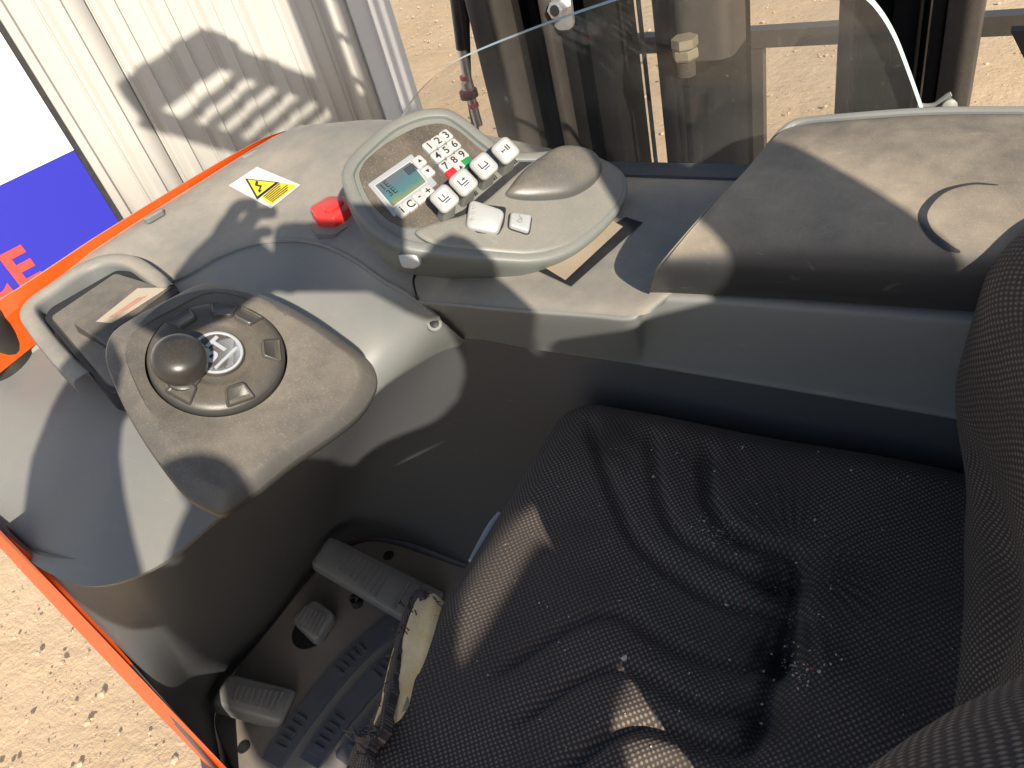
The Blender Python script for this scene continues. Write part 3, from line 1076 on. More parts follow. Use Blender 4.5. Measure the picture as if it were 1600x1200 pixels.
def surf(tree, px, py, lift=0.0):
    """point of a built surface that the photo shows at px, py, lifted along the surface normal"""
    d = Vector(ray(px, py)).normalized()
    p, n, _, _ = tree.ray_cast(Vector(CAM), d)
    if p is None:
        return None
    if n.dot(d) > 0:
        n = -n
    return np.array(p + n * lift)


def drape(name, tree, quad, nu, nv, lift, mat, parent, **kw):
    """thin sheet laid on a surface; quad = 4 photo corners in order"""
    q = np.array(quad, float)
    V = []
    for j in range(nv + 1):
        for i in range(nu + 1):
            s, t = i / nu, j / nv
            x, y = (1 - t) * ((1 - s) * q[0] + s * q[1]) + t * ((1 - s) * q[3] + s * q[2])
            V.append(surf(tree, x, y, lift))
    return mesh(name, V, grid_faces(nv + 1, nu + 1), mat, parent, **kw)


dash_t = bvh(bpy.data.objects['dash_panel'])

# ------------------------------------------------------------------ control console
cn = _unit([math.tan(math.radians(33)), math.tan(math.radians(-16)), 1])
CO = P(745, 315, 1.121)
_k1 = Frame(CO, cn, (0, 1, 0))
_r = _k1.uv(696.8, 210.7) - _k1.uv(670.9, 228.1)
CF = Frame(CO, cn, _k1.ex * _r[0] + _k1.ey * _r[1])
Z2 = lambda l: [(500 + x / 2.857, 130 + y / 2.857) for x, y in l]
Z5 = lambda x, y: (550 + x / 5.333, 170 + y / 5.333)
CON = empty('control_console', CF.o)
CON.parent = TRK
CON.matrix_parent_inverse = Matrix.Translation(-Vector(TRK.location))
CON['label'] = 'grey tilted control console with display, number keys and palm rest'
rim_px = Z2([(95, 410), (103, 370), (125, 330), (180, 270), (300, 170), (430, 115), (530, 104), (590, 115), (665, 162), (760, 240), (840, 292), (950, 300), (1050, 292), (1130, 290), (1215, 312), (1300, 350), (1358, 398), (1378, 455), (1362, 530), (1305, 610), (1235, 680), (1150, 742), (1050, 783), (950, 800), (850, 798), (700, 785), (500, 762), (400, 748), (300, 710), (220, 650), (160, 570), (115, 480)])
rim_o = even(uvs(CF, rim_px), 180, True)
stack('console_casing', CF, rim_o, [(0.012, -0.060), (0.006, -0.040), (0.0025, -0.028), (0.0005, -0.012), (0.0, -0.0035), (0.0012, -0.0010), (0.003, 0.0), (0.0085, 0.0006), (0.0105, -0.0005), (0.0115, -0.0035)], M['console'], CON, smooth=40, label='grey rounded casing')
face_px = Z2([(176, 410), (183, 372), (210, 330), (300, 257), (420, 193), (510, 171), (570, 177), (625, 207), (700, 270), (770, 335), (740, 400), (640, 500), (560, 590), (480, 625), (405, 642), (345, 622), (290, 590), (215, 505)])
stack('faceplate', CF, even(uvs(CF, face_px), 90, True), [(0, -0.0036), (0, -0.0030), (0.0006, -0.0026)], M['faceplate'], CON, smooth=30, label='dark dusty faceplate')
deck_px = Z2([(425, 668), (470, 640), (560, 612), (650, 585), (735, 530), (800, 475), (880, 405), (960, 345), (1040, 305), (1120, 300), (1205, 322), (1290, 358), (1340, 405), (1355, 458), (1340, 520), (1285, 595), (1215, 655), (1135, 710), (1040, 745), (940, 762), (850, 760), (700, 745), (520, 722)])
deck_o = even(uvs(CF, deck_px), 110, True)
stack('palm_deck', CF, deck_o, [(0, -0.004), (0, 0.0002), (0.0015, 0.0014), (0.004, 0.0018)], M['palm'], CON, smooth=40, label='dusty grey deck carrying the direction switch')
trough_px = Z2([(480, 640), (560, 600), (640, 560), (780, 440), (900, 340), (1010, 300), (960, 350), (860, 425), (770, 515), (700, 560), (600, 610)])
stack('lever_trough', CF, uvs(CF, trough_px), [(0, -0.0034), (0, -0.0022)], M['ink'], CON, smooth=0)
dome_px = Z2([(825, 510), (845, 470), (885, 420), (960, 355), (1050, 298), (1130, 288), (1215, 312), (1255, 360), (1250, 415), (1205, 470), (1120, 515), (1020, 530), (900, 530)])
pr_o = even(uvs(CF, dome_px), 90, True)
pr_p = [(0, 0.0015, 1), (0, 0.0025, 0.99), (0, 0.0055, 0.95), (0, 0.0075, 0.88), (0, 0.0094, 0.78), (0, 0.0110, 0.62), (0, 0.0122, 0.42), (0, 0.0127, 0.22), (0, 0.0128, 0.03)]
v, f = stack_geo(CF, pr_o, pr_p)
mesh('palm_rest', v, f, [M['palm'], M['worn']], CON, smooth=180, mi=[0 if k < 90 * 1 else 1 for k in range(len(f))], keep=True, label='domed palm rest worn dark by hands')
# display
lf = uvs(CF, [Z5(*q) for q in ((130, 622), (495, 367), (712, 617), (352, 890))])
stack('display_frame', CF, quad_outline(lf, 0.0015), [(0, -0.0030), (0, -0.0012), (0.0006, -0.0008)], plain('display_frame_grey', (0.30, 0.31, 0.33), 0.4), CON, smooth=0)
bord = uvs(CF, [Z5(*q) for q in ((183, 636), (486, 428), (630, 606), (338, 822))])
stack('display_border', CF, bord, [(0, -0.0009), (0, -0.0006)], M['key'], CON, smooth=0)
sq = uvs(CF, [Z5(*q) for q in ((193, 637), (485, 440), (618, 605), (340, 810))])
so = sq[3]
uv_ = np.array([[0.0, 1.0], [0.9, 1.1], [0.95, 0.25], [0.0, 0.0]]) * 0.05
mesh('display', [CF.at(*q, -0.0004) for q in sq], [(0, 1, 2, 3)], M['lcd'], CON, smooth=0, uv=uv_)
seg = []
c0 = CF.uv(*Z5(285, 640))
for k, (ch, dx, dy) in enumerate((('1E', 0.0, 0.001), ('3E', 0.0, -0.0075))):
    v, f = text_geo(ch, 0.0098, CF, -0.0001, 0, c0[0] + dx, c0[1] + dy)
    seg.append((v, f, 0))
b0 = CF.uv(*Z5(490, 500))
for k in range(6):
    seg.append((*box_geo(CF.moved(b0[0] - 0.005 + k * 0.0019, b0[1], 0), -0.0006, 0.0006, -0.004, 0.004, -0.0003, -0.0001), 0))
v, f, m = join(*seg)
mesh('display_segments', v, f, plain('segment_grey', (0.012, 0.02, 0.022), 0.5), CON, smooth=0)
# keys
KEYS = {'1': (645, 313), '2': (715, 268), '3': (783, 220), '4': (713, 394), '5': (783, 347), '6': (850, 297), '7': (782, 478), '8': (850, 428), '9': (916, 381),
        'i': (415, 845), 'C': (488, 796), '-': (562, 737), '+': (632, 684), 'up': (562, 437), 'down': (632, 521), 'dn2': (905, 490)}


def key_body(fr, w, h, z=0.0018):
    return stack_geo(fr, rrect(w, h, 0.0022), [(0, -0.003), (0, z - 0.0008), (0.0003, z - 0.0003), (0.0009, z)], True)


for ch, q in KEYS.items():
    c = CF.uv(*Z5(*q))
    fr = CF.moved(c[0], c[1], -0.0012)
    v, f = key_body(fr, 0.0104, 0.0112)
    if ch in ('up', 'dn2'):
        g = ([fr.at(-0.002, -0.0015, 0.0021), fr.at(0.002, -0.0015, 0.0021), fr.at(0, 0.002, 0.0021)], [(0, 1, 2)])
    elif ch == 'down':
        g = ([fr.at(-0.002, 0.0015, 0.0021), fr.at(0.002, 0.0015, 0.0021), fr.at(0, -0.002, 0.0021)], [(2, 1, 0)])
    else:
        g = text_geo(ch, 0.0105, fr, 0.0021, bold=0.015)
    V, F, I = join((v, f, 0), (*g, 1))
    mesh('key', V, F, [M['key'], M['ink']], CON, smooth=30, mi=I, keep=True)
for q, mt, lb in (((838, 537), 'keyred', 'red key'), ((966, 446), 'keygreen', 'green key')):
    c = CF.uv(*Z5(*q))
    v, f = key_body(CF.moved(c[0], c[1], -0.0012), 0.0106, 0.0112)
    mesh('key', v, f, M[mt], CON, smooth=30, label=lb)
# little tick marks beside the levers
for q in ((868, 357), (778, 428), (692, 497)):
    c = CF.uv(*Z2([q])[0])
    for dx in (-0.0013, 0.0013):
        child('tick_mark', strip_geo(CF, [(c[0] + dx, c[1] - 0.002), (c[0] + dx + 0.0006, c[1] + 0.002)], 0.0008, 0.0015, 0.0023), M['ink'], CON, smooth=0)

# --- four function levers
ln = _unit(0.55 * cn + np.array([0.20, -0.42, 0.30]))


def lever(capq, stemq, sym, lab):
    t = empty('function_lever', CF.at(*CF.uv(*Z5(*stemq))))
    t.parent = TRK
    t.matrix_parent_inverse = Matrix.Translation(-Vector(TRK.location))
    t['label'] = lab
    hh = 0.027
    co = CF.at(*CF.uv(*Z5(*capq), hh), hh)
    LF = Frame(co, ln, CF.ex)
    stack('lever_cap', LF, rrect(0.0200, 0.0215, 0.0050), [(0.002, -0.0065), (0.0003, -0.0045), (0.0, -0.002), (0.0008, -0.0006), (0.0022, 0.0)], M['lever'], t, smooth=40, bottom=True)
    stack('lever_face', LF, rrect(0.0145, 0.0150, 0.003), [(0, -0.0004), (0.0004, 0.0006), (0.001, 0.0007)], M['key'], t, smooth=40)
    sc = CF.uv(*Z5(*stemq))
    so_ = rrect(0.0150, 0.0100, 0.0025)
    b = CF.at(sc[0], sc[1], -0.003)
    tp = co - LF.n * 0.005 - LF.ey * 0.004
    V = [b + CF.ex * x + CF.ey * y for x, y in so_] + [(b * 0.5 + tp * 0.5) + CF.ex * x * 0.93 + CF.ey * y * 0.95 for x, y in so_] + [tp + LF.ex * x * 0.9 + LF.ey * y for x, y in so_]
    mesh('lever_stem', V, grid_faces(3, len(so_), True), M['stem'], t, smooth=40)
    parts = []
    for a, c, w in sym:
        parts.append((*strip_geo(LF, [(a[0] * 0.001, a[1] * 0.001), (c[0] * 0.001, c[1] * 0.001)], w * 0.001, 0.0006, 0.0011), 0))
    V, F, I = join(*parts)
    mesh('lever_symbol', V, F, M['ink'], t, smooth=0)


LSH = [((-3.5, 3.5), (-3.5, -2), 1.0), ((-3.5, -2), (3.5, -2), 1.0), ((-2.5, -4.2), (3.5, -4.2), 0.8)]
lever((768, 742), (785, 880), LSH + [((0.5, -0.5), (0.5, 3.2), 0.9)], 'pale lever nearest the display')
lever((926, 605), (945, 745), LSH + [((-0.5, 1.2), (3, 1.2), 0.9), ((1.6, 0), (1.6, 2.6), 0.8)], 'pale lever second from the display')
lever((1097, 468), (1110, 605), LSH + [((3.5, -2), (2.3, 2), 0.9)], 'pale lever third from the display')
lever((1277, 340), (1280, 485), [((-3.5, 0), (0, 0), 1.0), ((-3.5, -1.3), (-3.5, 1.3), 0.8), ((1.5, -2.5), (1.5, 2.8), 1.1), ((3.6, -2.5), (3.6, 2.8), 1.1)], 'pale lever farthest from the display')

# --- direction switch, horn button, release button
ds = empty('direction_switch', CF.at(*CF.uv(757, 340)))
ds.parent = TRK
ds.matrix_parent_inverse = Matrix.Translation(-Vector(TRK.location))
dn = _unit(cn + np.array([0.05, -0.25, 0.1]))
DFm = Frame(CF.at(*CF.uv(757, 338, 0.009), 0.009), dn, CF.ex)
dq = quad_outline(uvs(DFm, Z2([(668, 512), (828, 566), (795, 672), (648, 642)])), 0.006, 6)
stack('switch_cap', DFm, dq, [(0, -0.016, 0.9), (0, -0.008, 1), (0.0, -0.003, 1), (0, -0.0008, 0.95), (0, 0.0, 0.86)], M['silver'], ds, smooth=50, label='silver rocker cap')
wq = quad_outline(uvs(CF, Z2([(668, 540), (830, 560), (820, 640), (795, 684), (690, 672)])), 0.003)
stack('switch_well', CF, wq, [(0, 0.0), (0, 0.0024)], M['ink'], ds, smooth=0)
parts = []
for ch, q in (('N', (683, 552)), ('0', (680, 580)), ('R', (675, 606))):
    c = DFm.uv(*Z2([q])[0])
    parts.append((*text_geo(ch, 0.006, DFm, 0.0003, math.radians(75), c[0], c[1]), 0))
V, F, I = join(*parts)
mesh('switch_letters', V, F, M['faint'], ds, smooth=0)
hb = empty('horn_button', CF.at(*CF.uv(811, 353)))
hb.parent = TRK
hb.matrix_parent_inverse = Matrix.Translation(-Vector(TRK.location))
HF = CF.moved(*CF.uv(811, 350), 0.0)
hq = quad_outline(uvs(HF, Z2([(846, 590), (940, 602), (928, 680), (840, 652)])), 0.003, 5)
stack('button_cap', HF, hq, [(0, 0.0), (0, 0.0052), (0.0008, 0.0062), (0.002, 0.0066)], M['silver'], hb, smooth=40)
stack('button_well', HF, inset(ccw(hq), -0.0013), [(0, 0.0), (0, 0.0023)], M['ink'], hb, smooth=0)
parts = [(*strip_geo(HF, np.array(p_) * 0.001, 0.0007, 0.0066, 0.0070), 0) for p_ in ([(-4, 1), (2, 1)], [(2, -1), (2, 3.4)], [(2, 3.4), (4, 4)], [(-2.5, 1), (-2.5, -2)], [(-2.5, -2), (0.5, -2)], [(0.5, -2), (0.5, 1)])]
V, F, I = join(*parts)
mesh('horn_symbol', V, F, M['faint'], hb, smooth=0)
rb_o = CF.at(*CF.uv(640, 402, -0.018), -0.018)
RF = Frame(rb_o + _unit([0.5, -0.75, 0.25]) * 0.012, (0.5, -0.8, 0.35), CF.ex)
stack('release_button', RF, quad_outline(uvs(RF, [(621, 397), (650, 397), (660, 413), (648, 420), (628, 418)]), 0.003), [(0, -0.012, 1), (0, -0.001, 1), (0, 0.0012, 0.96), (0, 0.0016, 0.86)], M['silver'], TRK, smooth=40)
# console foot; the deck slot is only a dark sheet painting its shade
FO = CF.at(0.02, -0.02, -0.06)
child('console_foot', lathe_geo(Frame(FO, (0, 0, 1), (1, 0, 0)), [(0.060, -0.05), (0.055, 0.01)], 32), M['dark'], TRK)
deck_t = dash_t
slot = [(905, 350), (985, 339), (1003, 346), (986, 374), (940, 412), (893, 446), (868, 447), (862, 430)]
slp = even([surf(deck_t, x, y, 0.0012) for x, y in [(862, 446), (895, 446), (940, 411), (985, 373), (1003, 347), (985, 340), (940, 344)]], 40)


def mound(name, px_list, lift, mat, **kw):
    c = [surf(deck_t, x, y, lift) for x, y in px_list]
    return mesh(name, c, [tuple(range(len(c)))], mat, TRK, smooth=0, **kw)


drape('slot_shade', deck_t, [(842, 425), (978, 340), (1005, 349), (893, 449)], 16, 10, 0.0010, M['ink'], TRK, smooth=60, label='dark painted shade of the slot under the console')
drape('slot_plate', deck_t, [(842, 415), (955, 347), (974, 357), (884, 441)], 16, 10, 0.0022, plastic('slot_dust', (0.30, 0.24, 0.16), 0.8, dust=0.9, speck=0.8), TRK, smooth=60, label='sand coloured dusty plate in the slot')

# ------------------------------------------------------------------ emergency stop, sticker, small screws
es = empty('emergency_stop_button', surf(dash_t, 515, 340))
es.parent = TRK
es.matrix_parent_inverse = Matrix.Translation(-Vector(TRK.location))
EF = Frame(surf(dash_t, 518, 338) + [0, 0, 0.013], (0.12, 0, 1), (0, 1, 0))
eq = quad_outline(uvs(EF, [(483, 324), (512, 306), (542, 306), (551, 320), (520, 341), (494, 340)]), 0.004)
stack('button_body', EF, eq, [(0, -0.017), (0, -0.0012), (0.0006, -0.0003), (0.0014, 0)], M['red'], es, smooth=40, label='red block')
stack('button_grip', EF, quad_outline(uvs(EF, [(503, 323), (517, 311), (535, 310), (538, 318), (518, 333), (508, 333)]), 0.003), [(0, -0.001), (0, 0.0022), (0.001, 0.003)], M['red'], es, smooth=40)
stack('button_base', EF, quad_outline(uvs(EF, [(478, 336), (510, 305), (556, 306), (560, 328), (518, 352), (488, 352)]), 0.004), [(0, -0.02), (0.001, -0.0115)], M['dash'], es, smooth=40)
wst = drape('warning_sticker', dash_t, [(358, 291), (402, 262), (470, 290), (424, 327)], 10, 8, 0.0012, M['sticker'], TRK, smooth=60, label='white sticker with a yellow high voltage triangle')


def tri(name, p3, lift, mat):
    c = np.mean(p3, 0)
    V = [surf(dash_t, *q, lift) for q in p3]
    return mesh(name, V, [(0, 1, 2)], mat, wst, smooth=0)


T = np.array([(384, 281), (438, 287), (403, 314)], float)
tri('triangle_border', T, 0.0022, M['ink'])
tri('triangle_field', T.mean(0) + (T - T.mean(0)) * 0.80, 0.0030, M['yellow'])
bolt = [(400, 286), (405, 289), (404, 292), (411, 294), (408, 297), (414, 301), (406, 298), (407, 295), (401, 293)]
bolt = [(402, 286), (406, 287.5), (404.5, 292), (411.5, 293.5), (409, 300.5), (411.5, 301), (407.5, 305), (404.5, 300), (406.8, 300.2), (408, 295.5), (400.5, 293.5)]
mesh('voltage_bolt', [surf(dash_t, *q, 0.0036) for q in bolt], [tuple(range(len(bolt)))], M['ink'], wst, smooth=0)
drape('text_field', dash_t, [(409, 311), (438, 287), (466, 291), (425, 322)], 4, 3, 0.0020, M['yellow'], wst, smooth=0)
for k, t in enumerate(np.linspace(0.12, 0.88, 6)):
    a = np.array((409, 311)) * (1 - t) + np.array((425, 322)) * t
    b = np.array((438, 287)) * (1 - t) + np.array((466, 291)) * t
    a, b = a + (b - a) * 0.08, a + (b - a) * (0.92 - 0.1 * (k % 3))
    d = np.array((0.55, 0.38))
    drape('text_line', dash_t, [a - d, b - d, b + d, a + d], 3, 1, 0.0027, M['ink'], wst, smooth=0)
knee_t = bvh(bpy.data.objects['knee_panel'], bpy.data.objects['side_panel'], bpy.data.objects['dash_panel'])
sp = surf(knee_t, 679, 505, 0.001)
SF = Frame(sp, (0.35, -0.45, 0.8), (0, 1, 0))
child('panel_screw', lathe_geo(SF, [(0.0075, -0.003), (0.0072, 0.0012), (0.0045, 0.0015)], 20), M['grey'], TRK)
child('screw_head', lathe_geo(SF, [(0.0045, 0.001), (0.0043, 0.0028), (0.002, 0.0036)], 16), M['ink'], TRK)

# ------------------------------------------------------------------ armrest cover
cs = [[(1013, 462, 1.040), (1014, 461, 1.058), (1034, 457, 1.061), (1250, 468, 1.062), (1490, 485, 1.063), (1700, 498, 1.063)],
      [(1014, 458, 1.040), (1016, 452, 1.072), (1038, 440, 1.078), (1250, 452, 1.080), (1490, 466, 1.080), (1700, 478, 1.080)],
      [(1022, 438, 1.045), (1026, 428, 1.092), (1048, 414, 1.101), (1250, 415, 1.103), (1490, 425, 1.103), (1700, 437, 1.103)],
      [(1046, 404, 1.045), (1052, 395, 1.106), (1075, 376, 1.116), (1250, 372, 1.119), (1490, 380, 1.119), (1700, 392, 1.119)],
      [(1095, 346, 1.050), (1102, 336, 1.119), (1130, 315, 1.129), (1300, 305, 1.131), (1490, 310, 1.132), (1700, 320, 1.132)],
      [(1148, 290, 1.050), (1155, 280, 1.124), (1183, 262, 1.135), (1340, 248, 1.138), (1490, 247, 1.139), (1700, 252, 1.139)],
      [(1192, 240, 1.050), (1198, 231, 1.125), (1222, 215, 1.137), (1370, 203, 1.141), (1490, 200, 1.142), (1700, 204, 1.142)],
      [(1218, 209, 1.050), (1226, 203, 1.123), (1250, 194, 1.134), (1400, 182, 1.139), (1490, 179, 1.140), (1700, 180, 1.140)],
      [(1222, 206, 1.040), (1232, 200, 1.105), (1256, 191, 1.110), (1410, 179, 1.115), (1500, 176, 1.115), (1700, 177, 1.115)]]
rows = np.array([catmull([P(*q) for q in c], 120) for c in cs])
g_ = np.stack([catmull(rows[:, j], 90) for j in range(120)], 1)
arm = mesh('armrest_cover', g_.reshape(-1, 3), grid_faces(90, 120), M['armrest'], TRK, smooth=60, uv=grid_uv(g_), label='black plastic cover under a coat of sand coloured dust')
tr_ = catmull([P(*q) for q in [(1200, 231, 1.128), (1222, 207, 1.134), (1250, 192, 1.138), (1330, 184, 1.1415), (1430, 177, 1.143), (1520, 175, 1.143), (1700, 176, 1.143)]], 60)
child('cover_edge_trim', tube_geo(tr_ + [0, 0.004, -0.001], 0.0032, 10), M['grey'], TRK, label='grey edge along the back of the cover')
arm_t = bvh(arm)
sc_ = even([(1500, 394), (1478, 385), (1453, 365), (1442, 340), (1452, 318), (1478, 298), (1520, 288), (1560, 290)], 40)
tg = np.gradient(sc_, axis=0)
tg /= np.linalg.norm(tg, axis=1)[:, None]
nm = np.stack([-tg[:, 1], tg[:, 0]], 1)
wd = np.interp(np.arange(40), [0, 4, 14, 26, 39], [2, 6, 7, 2.5, 0.6])[:, None]
V = [surf(arm_t, *q, 0.0006) for q in (sc_ - nm * wd)] + [surf(arm_t, *q, 0.0006) for q in (sc_ + nm * wd)]
mesh('scuff_mark', V, grid_faces(2, 40), plain('bare_black_plastic', (0.035, 0.036, 0.040), 0.5), TRK, smooth=60, label='dark curved wipe mark in the dust')

# ------------------------------------------------------------------ windscreen
SY = 0.668
ws_px = [(612, 215), (622, 190), (640, 160), (668, 128), (702, 102), (745, 81), (820, 51), (900, 22), (960, 2), (1040, -24), (1130, -44), (1220, -46), (1290, -32), (1345, -6), (1372, 20), (1396, 60), (1416, 110), (1438, 172), (1446, 200)]
ctop = even([PY(x, y, SY) for x, y in ws_px], 110)
ctop = np.vstack([[ctop[0][0], SY, 1.02], ctop, [ctop[-1][0], SY, 1.02]])
SFm = Frame((-0.35, SY, 1.1), (0, -1, 0), (1, 0, 0))
wo_ = np.array([((p_ - SFm.o) @ SFm.ex, (p_ - SFm.o) @ SFm.ey) for p_ in ctop])
V, F = stack_geo(SFm, wo_, [(0, -0.011), (0, 0.0)], True, True)
mi = [1] * (len(F) - 2) + [0, 0]
mesh('windscreen', V, F, [M['acrylic'], M['edge']], TRK, smooth=0, mi=mi, label='scratched clear acrylic screen')
child('screen_rail', box_geo(Frame((0, SY, 1.058), (0, 0, 1), (1, 0, 0)), -0.66, 0.02, -0.014, 0.012, -0.03, 0.010), M['dark'], TRK, smooth=0)

# ------------------------------------------------------------------ mast
MST = empty('mast', (-0.4, 1.05, 0))
MST.parent = TRK
MST.matrix_parent_inverse = Matrix.Translation(-Vector(TRK.location))
MST['label'] = 'tall black lifting mast behind the clear screen'


def post(name, x0, x1, y, depth, mat, z0=0.08, z1=2.5, parent=None):
    X0, X1 = PY(x0, 0, y)[0], PY(x1, 0, y)[0]
    fr = Frame(((X0 + X1) / 2, y + depth / 2, 0), (0, 0, 1), (1, 0, 0))
    o = stack(name, fr, rrect(X1 - X0, depth, 0.004, 3), [(0, z0), (0, z1)], mat, parent or MST, cap=True, bottom=True, smooth=30)
    return o


post('outer_channel', 724, 757, 0.95, 0.07, M['mastbrown'])
post('mast_channel', 757, 800, 1.02, 0.10, M['black'])
post('mast_channel', 806, 836, 1.06, 0.10, M['black'], z1=1.5)
post('channel_lip', 838, 852, 0.99, 0.03, M['mastbrown'])
post('mast_channel', 853, 905, 1.03, 0.12, M['black'], z1=1.5)
post('mast_channel', 909, 944, 1.00, 0.10, M['black'], z1=1.5)
for za, zb_, xa_, xb_ in ((1.5, 1.83, -0.60, -0.43), (1.83, 2.2, -0.43, -0.60), (1.83, 1.86, -0.70, -0.40), (1.66, 1.66, -0.70, -0.40)):
    child('mast_brace', tube_geo([(xa_, 1.10, za), (xb_, 1.10, zb_)], 0.014, 10), M['black'], MST)
post('guide_rod', 992, 998.5, 1.0, 0.008, M['rubber'])
post('inner_channel', 1016, 1040, 1.00, 0.05, M['black'])
post('inner_channel', 1040, 1058, 1.01, 0.05, M['black'])
post('lift_cylinder', 1064, 1141, 1.00, 0.09, M['black'])
post('right_channel', 1311, 1337, 1.00, 0.04, M['mastbrown'])
post('mast_channel', 1343, 1396, 1.05, 0.12, M['black'])
post('mast_channel', 1398, 1440, 1.02, 0.10, M['black'])
post('mast_channel', 1441, 1457, 1.06, 0.08, M['rubber'])
post('mast_channel', 1458, 1482, 0.99, 0.05, M['black'])
post('outer_channel', 1482, 1539, 0.985, 0.07, M['mastbrown'])
# collar, nut and threaded stud on the lift cylinder
yc = 0.965
x0, x1 = PY(1050, 40, yc)[0], PY(1141, 40, yc)[0]
zc = PY(1095, 94, yc)[2]
stack('cylinder_collar', Frame(((x0 + x1) / 2, yc + 0.04, 0), (0, 0, 1), (1, 0, 0)), rrect(x1 - x0, 0.085, 0.02, 6), [(0, zc), (0, zc + 0.075), (0.003, zc + 0.078), (0.003, zc + 0.085), (0.006, zc + 0.086), (0.006, 2.4)], M['mastbrown'], MST, smooth=30, bottom=True)
nx = PY(1070, 70, 0.945)
NFm = Frame((nx[0], 0.945, 0), (0, 0, 1), (1, 0, 0))
zt = PY(1070, 58, 0.945)[2]
zn = PY(1070, 92, 0.945)[2]
hexo = circle(0.0165, 6)
stack('chain_nut', NFm, hexo, [(0.002, zn), (0, zn + 0.003), (0, (zn + zt) / 2 - 0.001), (0.001, (zn + zt) / 2)], M['brass'], MST, smooth=0, bottom=True)
stack('chain_nut', NFm, hexo @ np.array([[0.9, 0.43], [-0.43, 0.9]]), [(0.001, (zn + zt) / 2 + 0.001), (0, (zn + zt) / 2 + 0.003), (0, zt)], M['brass'], MST, smooth=0, bottom=True)
zs = PY(1072, 118, 0.945)[2]
th = []
for k in range(19):
    z = zs + (zn - zs) * k / 18
    th.append((0.0115 if k % 2 else 0.0095, z))
child('threaded_stud', lathe_geo(NFm, [(0.006, zs)] + th, 24), M['mastbrown'], MST, smooth=20)
bo = PY(868, 16, 0.985)
child('mast_bolt', lathe_geo(Frame(bo, (0, -1, 0.1), (1, 0, 0)), [(0.012, -0.02), (0.012, 0.002), (0.006, 0.003)], 6), M['steel'], MST, smooth=0)
fr = Frame(bo, (0, -1, 0.1), (1, 0, 0))
stack('bolt_tab', fr, rrect(0.030, 0.060, 0.010), [(0, -0.024), (0, -0.018)], M['steel'], MST, smooth=0)
child('bolt_socket', lathe_geo(fr, [(0.0075, 0.0028), (0.0070, 0.0036)], 12), M['ink'], MST, smooth=0)


def hose(name, pl, y, r, mat, n=24):
    c = catmull([PY(x, yy, y) for x, yy in pl], n)
    return child(name, tube_geo(c, r, 12), mat, MST)


hose('hydraulic_hose', [(700, -60), (711, -10), (717, 35), (722, 76)], 0.93, 0.0085, M['rubber'])
hose('hydraulic_hose', [(716, -60), (724, -10), (728, 30), (729, 62), (733, 140), (748, 230)], 0.96, 0.0055, M['rubber'])
ft = hose('hose_fitting', [(722, 76), (728, 110), (734, 140), (741, 170), (748, 196)], 0.93, 0.0065, M['steel'], 6)
hose('red_ring', [(726.5, 118), (728, 124)], 0.93, 0.0082, M['red'], 2)
hose('red_ring', [(739, 162), (740.5, 167)], 0.93, 0.0082, M['red'], 2)
hose('fitting_nut', [(729, 128), (732, 138)], 0.93, 0.0092, M['steel'], 3)
hose('hose_clamp', [(731, 141), (734, 152)], 0.93, 0.0135, M['ink'], 3)
# load backrest beyond the mast
BY = 1.5
LB = []
zb0 = [PY(px, py, BY) for px, py in ((950, 70), (1140, 62), (1310, 57), (1560, 48))]
zbar = float(np.mean([q[2] for q in zb0]))
child('backrest_bar', box_geo(FLAT, -0.95, 0.30, BY, BY + 0.03, zbar - 0.016, zbar + 0.016), M['mastbrown'], MST, smooth=0)
for px in (1172, 1560 + 60):
    X0 = PY(px, 72, BY + 0.005)[0]
    child('backrest_post', box_geo(FLAT, X0, X0 + 0.024, BY + 0.003, BY + 0.027, 0.08, zbar - 0.016), M['mastbrown'], MST, smooth=0)
xg = PY(1592, 62, 1.3)
stack('bracket_plate', Frame(xg, (0, -1, 0), (1, 0, 0)), np.array([(-0.012, 0.012), (0.10, 0.012), (0.10, -0.10), (0.03, -0.06)]), [(0, -0.02), (0, 0)], M['black'], MST, smooth=0, bottom=True)
# wire and clip on top of the cover edge
wq = [PY(x, y, 0.70) for x, y in ((1434, 164), (1446, 166), (1460, 164), (1472, 156), (1480, 150), (1486, 147))]
child('cable_end', tube_geo(catmull(wq, 24), 0.0022, 8), M['stem'], TRK)
wb = PY(1481, 165, 0.70)
child('cable_clip', lathe_geo(Frame(wb, (0.3, -0.9, 0.2), (1, 0, 0)), [(0.006, -0.008), (0.006, 0.006), (0.003, 0.007)], 12), M['stem'], TRK)
# chassis, mast foot and fork carriage below
child('chassis', box_geo(FLAT, -0.66, 0.6, 0.22, 0.62, 0.12, 0.335), M['black'], TRK, smooth=0)
child('engine_bay', box_geo(FLAT, 0.30, 0.95, 0.02, 0.64, 0.12, 1.0), M['orange'], TRK, smooth=0)
child('support_arm', box_geo(FLAT, -0.86, -0.70, 0.72, 1.7, 0.05, 0.2), M['black'], TRK, smooth=0)
child('support_arm', box_geo(FLAT, 0.22, 0.38, 0.72, 1.7, 0.05, 0.2), M['black'], TRK, smooth=0)
for x in (-0.78, 0.30):
    child('load_wheel', lathe_geo(Frame((x - 0.05, 1.6, 0.11), (1, 0, 0), (0, 1, 0)), [(0.02, 0), (0.11, 0), (0.11, 0.1), (0.02, 0.1)], 32), M['rubber'], TRK)

# ------------------------------------------------------------------ overhead guard (above the picture; its slats shade the shed wall)
GZ = 2.06
OG = empty('overhead_guard', (-0.3, 0.3, GZ))
OG.parent = TRK
OG.matrix_parent_inverse = Matrix.Translation(-Vector(TRK.location))


